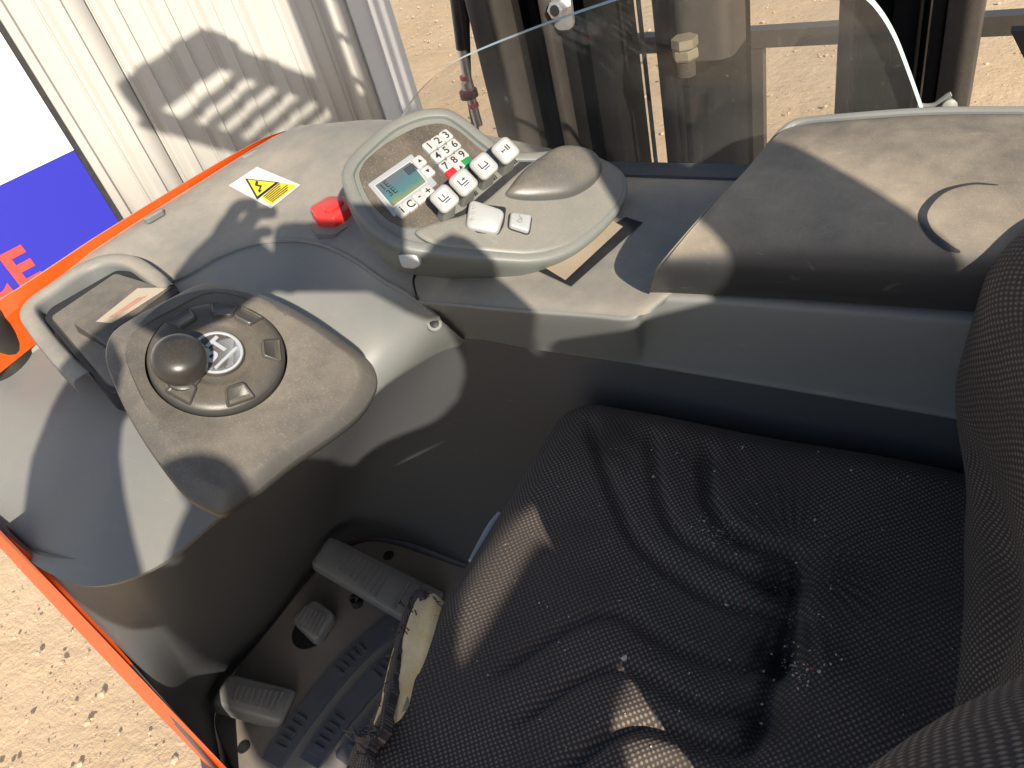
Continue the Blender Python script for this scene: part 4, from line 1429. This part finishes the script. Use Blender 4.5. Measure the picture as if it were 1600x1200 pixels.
def gbar(name, p0, p1, w, h=0.05):
    d = np.array(p1, float) - np.array(p0, float)
    fr = Frame((p0[0], p0[1], GZ), (0, 0, 1), (d[0], d[1], 0))
    child(name, box_geo(fr, 0, np.linalg.norm(d), -w / 2, w / 2, 0.002, h), M['black'], OG, smooth=0)


front = [(-0.72, 0.15), (-0.69, 0.56), (-0.53, 0.56), (-0.55, 0.05)]
stack('guard_front_plate', Frame((0, 0, GZ + 0.002), (0, 0, 1), (1, 0, 0)), ccw(front), [(0, 0), (0, 0.046)], M['black'], OG, smooth=0, bottom=True)
gbar('guard_frame', (-0.56, 0.07), (0.34, 0.05), 0.09, 0.02)
gbar('guard_frame', (-0.54, 0.50), (0.34, 0.50), 0.12, 0.02)
for k in range(8):
    x = -0.438 + k * 0.107
    gbar('guard_slat', (x, 0.11), (x, 0.45), 0.060, 0.008)
for (x, y) in ((0.42, 0.085), (0.42, 0.56)):
    stack('guard_pillar', Frame((x, y, 0), (0, 0, 1), (0.616, 0.788, 0)), rrect(0.10, 0.08, 0.02), [(0, 0.9), (0, GZ + 0.02)], M['black'], OG, smooth=30)
mesh('rear_shade_box', *box_geo(Frame((0.40, 0.02, 0), (0, 0, 1), (0.788, -0.616, 0)), -0.08, 0.25, -0.085, 0.06, 0.9, 1.41), M['grey'], TRK, smooth=0)  # unseen box added to shade the side panel
# ------------------------------------------------------------------ operator seat
SEAT = empty('operator_seat', (-0.1, 0.26, 0.407), 'worn dark woven fabric operator seat with torn front edge showing yellow foam', 'seat')
SZ = 0.91


def seat_xy(lst):
    return np.array([P(x, y, SZ)[:2] for x, y in lst])


GROOVES = [([(922, 648), (930, 690), (945, 735), (965, 785), (985, 830), (1015, 862), (1060, 895), (1115, 925), (1170, 945), (1225, 958)], 0.0075, 0.0055),
           ([(1018, 668), (1022, 730), (1035, 790), (1062, 832), (1105, 858), (1160, 885), (1225, 915)], 0.0075, 0.0055),
           ([(1106, 690), (1105, 765), (1128, 815), (1165, 842), (1205, 856), (1240, 866), (1248, 895), (1242, 940)], 0.010, 0.006),
           ([(765, 1062), (830, 1012), (890, 975), (940, 958), (985, 962), (1030, 990), (1090, 1018), (1150, 1032), (1210, 1035)], 0.0075, 0.0060),
           ([(800, 1135), (870, 1080), (925, 1048), (975, 1040), (1020, 1058), (1070, 1085), (1120, 1105), (1185, 1108)], 0.0075, 0.0058),
           ([(860, 1230), (910, 1180), (960, 1142), (1005, 1130), (1055, 1140), (1110, 1162), (1165, 1168), (1185, 1140), (1200, 1095), (1215, 1040), (1232, 990), (1242, 940)], 0.010, 0.0062),
           ([(930, 1255), (985, 1212), (1040, 1195), (1100, 1215)], 0.006, 0.0058)]
gx, gy = 210, 250
ax_ = np.concatenate([np.linspace(-1.6, 0, 46), np.linspace(0.006, 1, gx - 46)])
X0, X1, Y0, Y1, RD = -0.343, 0.075, 0.070, 0.506, 0.046


def margin(n_edge, n_mid, both):
    a = np.linspace(1.6, 0, n_edge)
    return a


nx_, ny_ = 220, 260
ux = np.linspace(0, 1, nx_)
# along x: margin at the front only; along y: margins on both sides
mx = np.concatenate([np.linspace(1.6, 0, 40), np.zeros(nx_ - 40)])
px_ = np.concatenate([np.full(40, X0 + RD), np.linspace(X0 + RD, X1, nx_ - 39)[1:]])
my = np.concatenate([-np.linspace(1.6, 0, 36), np.zeros(ny_ - 72), np.linspace(0, 1.6, 36)])
py_ = np.concatenate([np.full(36, Y0 + RD), np.linspace(Y0 + RD, Y1 - RD, ny_ - 72 + 2)[1:-1], np.full(36, Y1 - RD)])
MX, MY = np.meshgrid(mx, my)
PX_, PY_ = np.meshgrid(px_, py_)
AX, AY = MX, np.abs(MY)
rho = np.maximum(AX, AY)
small = np.minimum(AX, AY) / np.maximum(rho, 1e-9)
th = np.where(AX >= AY, small * math.pi / 4, math.pi / 2 - small * math.pi / 4)
ca, sa = np.cos(th), np.sin(th)
a1 = np.minimum(rho, 1)
off = RD * np.sin(a1 * math.pi / 2) - 0.012 * np.maximum(0, rho - 1)
drop = RD * (1 - np.cos(a1 * math.pi / 2)) + 0.13 * np.maximum(0, rho - 1)
SX = PX_ - off * ca * (AX > 0)
SYY = PY_ + off * sa * np.sign(MY)
ZZ = SZ - drop * 1.0
edge = np.clip(1 - rho, 0, 1)
for lst, dep, wid in GROOVES:
    c = even(seat_xy(lst), 160)
    d = np.full(SX.shape, 9.0)
    tt = np.zeros(SX.shape)
    for i, q in enumerate(c):
        dd = np.hypot(SX - q[0], SYY - q[1])
        m = dd < d
        d = np.where(m, dd, d)
        tt = np.where(m, i / 159, tt)
    fade = np.clip(np.minimum(tt / 0.10, (1 - tt) / 0.06 + 0.35), 0, 1)
    ZZ -= dep * fade * np.exp(-(d / wid) ** 2) * np.clip(edge * 2, 0, 1)


def bump_at(px, py, amp, r, sq=1.0):
    c = P(px, py, SZ)
    return amp * np.exp(-((SX - c[0]) ** 2 + ((SYY - c[1]) * sq) ** 2) / r ** 2)


ZZ += bump_at(1222, 1015, -0.022, 0.013) + bump_at(1225, 900, -0.016, 0.014) + bump_at(1235, 955, -0.010, 0.012) + bump_at(1275, 1035, 0.005, 0.016) + bump_at(1195, 1120, -0.008, 0.012)
ZZ += bump_at(1120, 990, -0.010, 0.07) + bump_at(960, 700, 0.004, 0.05) + bump_at(1380, 850, 0.006, 0.07, 0.6)
ZZ += 0.014 * np.clip((np.abs(SYY - 0.30) - 0.13) / 0.1, 0, 1) ** 2 * edge
stepc = P(1250, 950, SZ)
ZZ += 0.008 / (1 + np.exp(-(SX - stepc[0] - 0.005) / 0.006)) * np.exp(-((SYY - 0.295) / 0.11) ** 4)
ZZ += 0.0012 * np.sin(38 * SX + 11 * SYY + 2 * np.sin(23 * SYY)) * edge
# gathered cloth round the pocket
cp = P(1245, 880, SZ)
r_p = np.hypot(SX - cp[0], SYY - cp[1])
ang_p = np.arctan2(SYY - cp[1], SX - cp[0])
ZZ += 0.0009 * np.sin(ang_p * 34) * np.exp(-((r_p - 0.035) / 0.022) ** 2)
g_ = np.stack([SX, SYY, ZZ], 2)
arcx = np.concatenate([[0], np.cumsum(np.linalg.norm(np.diff(g_[ny_ // 8], axis=0), axis=1))])
arcy = np.concatenate([[0], np.cumsum(np.linalg.norm(np.diff(g_[:, nx_ - 30], axis=0), axis=1))])
UV_ = np.stack(np.meshgrid(arcx, arcy), 2).reshape(-1, 2)
cush = mesh('seat_cushion', g_.reshape(-1, 3), grid_faces(ny_, nx_), M['fabric'], SEAT, smooth=180, uv=UV_, label='sagging woven seat cushion with pressed grooves')
WEAR = np.zeros(SX.shape)
for x_, y_, r_, k_ in ((1235, 900, 0.030, 0.95), (1225, 1000, 0.032, 1.0), (1300, 920, 0.040, 0.75), (1120, 720, 0.045, 0.35), (960, 690, 0.035, 0.55), (1190, 1120, 0.020, 0.7), (1150, 850, 0.025, 0.5), (1200, 800, 0.04, 0.5)):
    c_ = P(x_, y_, SZ)
    WEAR = np.maximum(WEAR, k_ * np.exp(-((SX - c_[0]) ** 2 + (SYY - c_[1]) ** 2) / r_ ** 2))
WEAR *= 0.75 + 0.25 * np.sin(ang_p * 41 + 30 * r_p)
at_ = cush.data.attributes.new('wear', 'FLOAT', 'POINT')
at_.data.foreach_set('value', WEAR.ravel().astype(np.float32))
cush_t = bvh(cush)

# backrest with a raised wing on each side
yt = [0.075, 0.078, 0.086, 0.098, 0.113, 0.132, 0.150, 0.172, 0.204, 0.240, 0.29, 0.345, 0.385, 0.420, 0.448, 0.475, 0.496, 0.510, 0.514, 0.512]
xw = [0.20, 0.09, 0.045, 0.012, -0.008, -0.014, -0.004, 0.013, 0.040, 0.056, 0.064, 0.060, 0.046, 0.028, 0.012, 0.005, 0.010, 0.034, 0.08, 0.18]
xf = [0.20, 0.10, 0.06, 0.042, 0.033, 0.031, 0.031, 0.031, 0.033, 0.035, 0.036, 0.034, 0.032, 0.030, 0.029, 0.029, 0.034, 0.05, 0.09, 0.18]
nb = 170
cw = catmull(np.stack([xw, yt], 1), nb)
cf_ = catmull(np.stack([xf, yt], 1), nb)
rows = []
for z in np.concatenate([np.linspace(0.84, 1.095, 50), 1.095 + 0.055 * np.sin(np.linspace(0.05, 1, 26) * math.pi / 2)]):
    w_ = np.clip((z - 0.905) / 0.11, 0, 1)
    w_ = w_ * w_ * (3 - 2 * w_)
    q_ = cf_ * (1 - w_) + cw * w_
    x, y = q_[:, 0].copy(), q_[:, 1].copy()
    x += 0.06 * max(0, z - 1.0)
    if z > 1.095:
        k = (z - 1.095) / 0.055
        x += 0.065 * (1 - math.sqrt(max(0, 1 - k * k)))
    x += 0.0025 * np.sin(60 * y + 40 * z) * np.exp(-((y - 0.28) / 0.1) ** 2) * w_
    x += 0.010 * np.exp(-((z - 0.955 - 0.25 * (y - 0.3)) / 0.018) ** 2) * np.exp(-((y - 0.33) / 0.10) ** 2)
    rows.append(np.stack([x, y, np.full(nb, z)], 1))
g_ = np.array(rows)
mesh('seat_backrest', g_.reshape(-1, 3), grid_faces(len(rows), nb), M['backfabric'], SEAT, smooth=180, uv=grid_uv(g_), label='brown black woven backrest with raised side wings')

# torn front edge: foam, flap of cloth, loose threads
FF = Frame(P(640, 1060, 0.897), (-0.45, -0.05, 0.9), (0, 1, 0))
foam_px = [(672, 929), (688, 940), (686, 985), (674, 1030), (660, 1070), (648, 1108), (630, 1140), (606, 1168), (584, 1180), (580, 1172), (600, 1146), (604, 1100), (612, 1060), (626, 1010), (644, 962)]
fo = even(uvs(FF, foam_px), 90, True)
V, F = stack_geo(FF, fo, [(0, -0.02, 1), (0, 0.002, 1.0), (0, 0.006, 0.93), (0, 0.0085, 0.75), (0, 0.0100, 0.5), (0, 0.0104, 0.2)], True)
V = np.array(V) + FF.n * 0.0016 * np.sin(np.array(V) @ np.array([260, 170, 90]))[:, None]
mesh('torn_foam', V, F, M['foam'], SEAT, smooth=60, label='crumbling yellow foam in the tear')
FL = Frame(P(600, 1060, 0.893), (-0.6, -0.05, 0.75), (0, 1, 0))
flap_px = [(664, 922), (668, 932), (652, 956), (636, 990), (628, 1030), (620, 1070), (611, 1105), (604, 1145), (590, 1160), (578, 1178), (592, 1196), (586, 1215), (560, 1215), (566, 1178), (558, 1150), (582, 1146), (600, 1112), (606, 1072), (616, 1030), (626, 985), (640, 948), (650, 928)]
fo = uvs(FL, flap_px)
V, F = stack_geo(FL, even(fo, 120, True) + rng.normal(0, 0.0006, (120, 2)), [(0, -0.004), (0, 0.002), (0.001, 0.0035)], True, True)
uvf = [((q - FL.o) @ FL.ex, (q - FL.o) @ FL.ey) for q in V]
mesh('torn_cloth', V, F, M['fabric'], SEAT, smooth=60, uv=uvf, label='frayed strip of cloth hanging at the tear')
lp = uvs(FF, [(616, 1085), (636, 1078), (648, 1096), (640, 1120), (622, 1136), (612, 1122)])
stack('foam_patch', FF, even(lp, 30, True), [(0, 0.004), (0.001, 0.0072)], plain('faded_print_foam', (0.34, 0.27, 0.22), 0.9, wear=0.4), SEAT, smooth=60, label='faded grey patch with a printed mark')
lc = FF.uv(632, 1106)
v, f = text_geo('UD', 0.010, FF, 0.0074, 1.3, lc[0], lc[1])
mesh('printed_mark', v, f, M['faint'], SEAT, smooth=0)
parts = []
for k in range(46):
    i = rng.integers(0, len(flap_px))
    x, y = np.array(flap_px[i]) + rng.normal(0, 4, 2)
    a = rng.uniform(0, 6.28) if k > 12 else rng.uniform(2.6, 4.0)
    l = rng.uniform(5, 16)
    p0 = FL.at(*FL.uv(x, y), 0.002)
    p2 = FL.at(*FL.uv(x + l * math.cos(a), y + l * math.sin(a)), 0.004)
    p1 = (p0 + p2) / 2 + FL.n * rng.uniform(0.001, 0.006) + rng.normal(0, 0.0012, 3)
    parts.append((*tube_geo(catmull([p0, p1, p2], 7), 0.0005, 5), 0))
for k in range(70):
    t = rng.uniform(0, 1)
    a, b = np.array((690, 935)), np.array((612, 1175))
    x, y = a + (b - a) * t + rng.normal(0, 4, 2)
    an = rng.uniform(2.2, 4.6)
    l = rng.uniform(4, 11)
    p0 = FF.at(*FF.uv(x, y), 0.003)
    p2 = FF.at(*FF.uv(x + l * math.cos(an), y + l * math.sin(an)), 0.006)
    parts.append((*tube_geo([p0, (p0 + p2) / 2 + FF.n * 0.002, p2], 0.0004, 5), 0))
V, F, I = join(*parts)
mesh('loose_threads', V, F, M['rubber'], SEAT, smooth=60, kind='stuff')
# light plastic shell peeping out under the front corner
sh = [P(x, y, 0.858) for x, y in ((738, 878), (753, 848), (769, 820), (782, 804))]
child('seat_shell', tube_geo(catmull(sh, 16), 0.004, 10), M['whiteplastic'], SEAT, label='pale plastic shell edge under the cushion')
child('seat_base', box_geo(FLAT, -0.25, 0.05, 0.08, 0.44, 0.407, 0.80), M['dark'], SEAT, smooth=0)

# crumbs and lint
parts = []
base = bmesh.new()
bmesh.ops.create_icosphere(base, subdivisions=1, radius=1)
bv = np.array([v.co[:] for v in base.verts])
bf = [tuple(v.index for v in f.verts) for f in base.faces]
base.free()
spots = [(1135, 945, 4, 0), (975, 1028, 4.5, 0), (1122, 830, 3, 0), (1330, 735, 2, 0), (1245, 880, 3, 0), (1185, 968, 2.5, 1), (1160, 938, 2, 1), (1270, 1045, 3, 1), (1280, 1050, 2.4, 0), (1262, 1046, 2, 0), (1100, 815, 2, 0), (1020, 745, 2.4, 0), (1188, 1130, 3, 0), (1190, 1100, 2, 0)]
for _ in range(120):
    spots.append((rng.uniform(720, 1500), rng.uniform(640, 1190), rng.uniform(0.5, 1.5), 0))
for _ in range(60):
    spots.append((rng.normal(1245, 22), rng.normal(1040, 16), rng.uniform(0.6, 1.8), int(rng.uniform() < 0.25)))
    spots.append((rng.normal(1120, 25), rng.normal(830, 18), rng.uniform(0.5, 1.3), 0))
for x, y, s, m in spots:
    p = surf(cush_t, x, y, 0.0006)
    if p is None or p[2] < 0.88:
        continue
    s = s * 0.00055
    q = bv * rng.uniform(0.5, 1.3, (len(bv), 1)) * [s, s * rng.uniform(0.5, 1.6), s * 0.6]
    parts.append((list(q + p), bf, m))
V, F, I = join(*parts)
mesh('seat_crumbs', V, F, [M['crumb'], plain('crumb_red', (0.30, 0.05, 0.04), 0.8)], None, smooth=0, mi=I, keep=True, kind='stuff', label='pale crumbs and lint scattered over the seat cushion')

# ------------------------------------------------------------------ the person taking the picture: stands outside the frame, up-sun of the
# controls, and shades them with head, raised arms and telephone
_R = _unit(np.cross(LIGHT, [0, 0, 1]))
_U = np.cross(_R, LIGHT)


def sunp(x, y, t):
    return CAM + _R * ((x - 500) / 800) + _U * ((500 - y) / 800) - LIGHT * t


def cam_p(x, y, z):
    return CAM + ROT @ np.array([x, -y, -z])


MAN = empty('person', (0.36, -0.50, 0), 'person leaning in with a telephone, whose shadow falls across the controls', 'person')


def skin_body(name, verts, edges, radii, mat, root=0):
    me = bpy.data.meshes.new(name)
    me.from_pydata([tuple(map(float, v)) for v in verts], edges, [])
    o = link(name, me, mat, MAN, smooth=0)
    sk = o.modifiers.new('skin', 'SKIN')
    for i, r in enumerate(radii):
        rr = r if isinstance(r, tuple) else (r, r)
        me.skin_vertices[0].data[i].radius = rr
        me.skin_vertices[0].data[i].use_root = (i == root)
    sk.use_smooth_shade = True
    sb = o.modifiers.new('subdivision', 'SUBSURF')
    sb.levels = 1
    sb.render_levels = 1
    return o


SK = []
ED = []
RA = []


def sv(p, r, link_to=None):
    SK.append(np.array(p, float))
    RA.append(r)
    if link_to is not None:
        ED.append((link_to, len(SK) - 1))
    return len(SK) - 1


pel = sv((0.40, -0.50, 0.86), 0.145)
wst_ = sv((0.37, -0.44, 1.03), 0.130, pel)
chs = sv(sunp(400, 815, 0.46), (0.13, 0.11), wst_)
nek = sv(sunp(396, 745, 0.41), 0.066, chs)
# legs
for sx in (-0.09, 0.10):
    h = sv((0.40 + sx, -0.52, 0.78), 0.095, pel)
    k = sv((0.40 + sx * 1.1, -0.53, 0.45), 0.065, h)
    a = sv((0.40 + sx * 1.2, -0.58, 0.10), 0.045, k)
    f_ = sv((0.38 + sx * 1.2, -0.42, 0.045), 0.042, a)
# coat bulge added to shade the footwell, then shoulder, elbow, wrist of left arm
ca_ = sv(sunp(300, 735, 0.42), 0.092, chs)
cb_ = sv(sunp(282, 830, 0.46), 0.094, ca_)
cc_ = sv(sunp(268, 910, 0.50), 0.092, cb_)
cd_ = sv(sunp(258, 985, 0.52), 0.090, cc_)
ls = sv(sunp(335, 692, 0.40), 0.085, chs)
le = sv(sunp(286, 690, 0.24), 0.052, ls)
le2 = sv(sunp(277, 570, 0.13), 0.058, le)
lf_ = sv(sunp(296, 508, 0.08), 0.045, le2)
lw = sv(sunp(376, 476, 0.03), (0.042, 0.042), lf_)
# right arm
rs = sv(sunp(432, 738, 0.42), 0.048, chs)
ru = sv(sunp(490, 691, 0.36), 0.030, rs)
ru2 = sv(sunp(552, 681, 0.30), 0.020, ru)
re_ = sv(sunp(625, 660, 0.22), 0.044, ru2)
rg_ = sv(sunp(652, 680, 0.25), 0.034, re_)  # elbow extended only to shade the seat's far corner
rf_ = sv(sunp(609, 590, 0.12), 0.027, re_)
rw = sv(sunp(592, 530, 0.05), 0.038, rf_)
rx_ = sv(sunp(580, 498, 0.04), 0.034, rw)


body = skin_body('jacket', SK, ED, RA, plain('jacket_grey', (0.24, 0.24, 0.25), 0.85), pel)
SKIN = plain('skin', (0.36, 0.22, 0.16), 0.55)


def hand(base, palm, extra, tips):
    global SK, ED, RA
    SK, ED, RA = [], [], []
    b0 = sv(base[0], base[1])
    p0 = sv(palm[0], palm[1], b0)
    for e in extra:
        sv(e[0], e[1], p0)
    for (bx, by, bt), (mx_, my_, mt), (tx, ty, tt), r in tips:
        a = sv(sunp(bx, by, bt), r, p0)
        b = sv(sunp(mx_, my_, mt), r * 0.95, a)
        sv(sunp(tx, ty, tt), r * 0.8, b)
    skin_body('hand', SK, ED, RA, SKIN, p0)


hand((sunp(384, 476, 0.03), 0.040), (sunp(438, 450, 0.015), (0.050, 0.050)), [(sunp(453, 484, 0.03), 0.044)],
     [((446, 418, 0.01), (464, 396, 0.0), (484, 404, -0.012), 0.0115), ((458, 426, 0.01), (478, 410, 0.0), (496, 420, -0.012), 0.0115),
      ((460, 438, 0.012), (476, 430, 0.0), (484, 436, -0.010), 0.0085), ((462, 474, 0.014), (474, 482, 0.004), (484, 490, -0.006), 0.0080),
      ((430, 430, 0.022), (446, 410, 0.028), (458, 402, 0.026), 0.010)])
hand((sunp(585, 546, 0.05), 0.024), (sunp(545, 510, 0.03), (0.032, 0.018)), [],
     [((540, 476, 0.015), (530, 462, 0.0), (520, 466, -0.012), 0.0085), ((536, 484, 0.015), (524, 472, 0.0), (514, 476, -0.012), 0.0088),
      ((534, 492, 0.018), (522, 484, 0.004), (512, 488, -0.010), 0.0082), ((532, 499, 0.02), (524, 494, 0.008), (516, 495, -0.006), 0.0072),
      ((548, 480, 0.035), (540, 466, 0.035), (532, 458, 0.030), 0.010)])
# head: turned towards the telephone
hc = np.array(sunp(388, 676, 0.36))
fwd = _unit((CAM - hc) * [1, 1, 0.4])
HFm = Frame(hc, (0, 0, 1), np.cross(fwd, [0, 0, 1]))
prof = catmull([(0.040, -0.135), (0.046, -0.115), (0.058, -0.090), (0.067, -0.050), (0.071, -0.005), (0.070, 0.040), (0.056, 0.078), (0.030, 0.097), (0.003, 0.102)], 30)
hv, hf = lathe_geo(HFm, prof, 40)
hv = [HFm.o + HFm.ex * ((q - HFm.o) @ HFm.ex) + HFm.ey * ((q - HFm.o) @ HFm.ey) * 1.2 + HFm.n * ((q - HFm.o) @ HFm.n) for q in hv]
mesh('head', hv, hf, SKIN, MAN, smooth=180)
kv, kf = lathe_geo(HFm.moved(0, -0.012, 0.002), catmull([(0.066, -0.06), (0.074, -0.01), (0.074, 0.040), (0.060, 0.080), (0.032, 0.101), (0.003, 0.106)], 20), 40)
kv = [HFm.o + HFm.ex * ((q - HFm.o) @ HFm.ex) + HFm.ey * (((q - HFm.o) @ HFm.ey) * 1.12) + HFm.n * ((q - HFm.o) @ HFm.n + 0.35 * max(0, (q - HFm.o) @ HFm.ey)) for q in kv]
mesh('hair', kv, kf, plain('hair_dark', (0.03, 0.02, 0.015), 0.7), MAN, smooth=180)
bn = sunp(387, 584, 0.36)  # ball added above the head to shade the pad's lower end
mesh('head_shade_ball', *lathe_geo(Frame(bn, (0, 0, 1), (1, 0, 0)), [(0.040 * math.sin(a), -0.040 * math.cos(a)) for a in np.linspace(0.05, 3.1, 14)], 24), plain('shade_ball_dark', (0.03, 0.02, 0.015), 0.7), MAN, smooth=180)
mesh('nose', *tube_geo([HFm.at(0, 0.080, 0.008), HFm.at(0, 0.092, -0.018), HFm.at(0, 0.098, -0.030), HFm.at(0, 0.080, -0.038)], [0.008, 0.010, 0.013, 0.008], 10), SKIN, MAN, smooth=180)
mesh('mouth', *tube_geo([HFm.at(-0.022, 0.070, -0.066), HFm.at(0, 0.078, -0.064), HFm.at(0.022, 0.070, -0.066)], 0.005, 8), plain('lips', (0.30, 0.12, 0.10), 0.5), MAN, smooth=180)
for sx in (-1, 1):
    mesh('ear', *tube_geo([HFm.at(sx * 0.070, 0.0, 0.018), HFm.at(sx * 0.078, -0.010, 0.004), HFm.at(sx * 0.070, -0.002, -0.028)], [0.010, 0.012, 0.007], 10), SKIN, MAN, smooth=180)
    ev, ef = lathe_geo(Frame(HFm.at(sx * 0.030, 0.072, 0.006), HFm.ey, HFm.ex), [(0.012, -0.004), (0.010, 0.003), (0.005, 0.006), (0.0005, 0.007)], 16)
    mesh('eye', ev, ef, plain('eye_white', (0.7, 0.7, 0.68), 0.2), MAN, smooth=180)
FFm = Frame(cam_p(0.0, 0.0, 0.003), cam_p(0, 0, 1) - CAM, cam_p(1, 0, 0) - CAM)
ph = stack('telephone', FFm, rrect(0.122, 0.076, 0.012, 5, 0.013, 0.0385), [(0.001, 0.0), (0, 0.0015), (0, 0.007), (0.001, 0.0085)], M['rubber'], None, smooth=40, bottom=True)
ph['label'] = 'dark telephone held in both hands at the camera, outside the picture'
ph['category'] = 'telephone'
BGF = Frame(sunp(510, 757, 0.42), -LIGHT, _R)
bgo = [((np.array(sunp(x, y, 0.42)) - BGF.o) @ BGF.ex, (np.array(sunp(x, y, 0.42)) - BGF.o) @ BGF.ey) for x, y in ((440, 742), (482, 735), (530, 720), (566, 709), (572, 735), (568, 764), (548, 772), (536, 790), (500, 802), (440, 800))]
stack('body_shade_block', BGF, even(bgo, 50, True), [(0.008, -0.045), (0, -0.03), (0, 0.03), (0.008, 0.045)], M['rubber'], MAN, smooth=40, bottom=True)  # block added beside the torso to shade the seat front
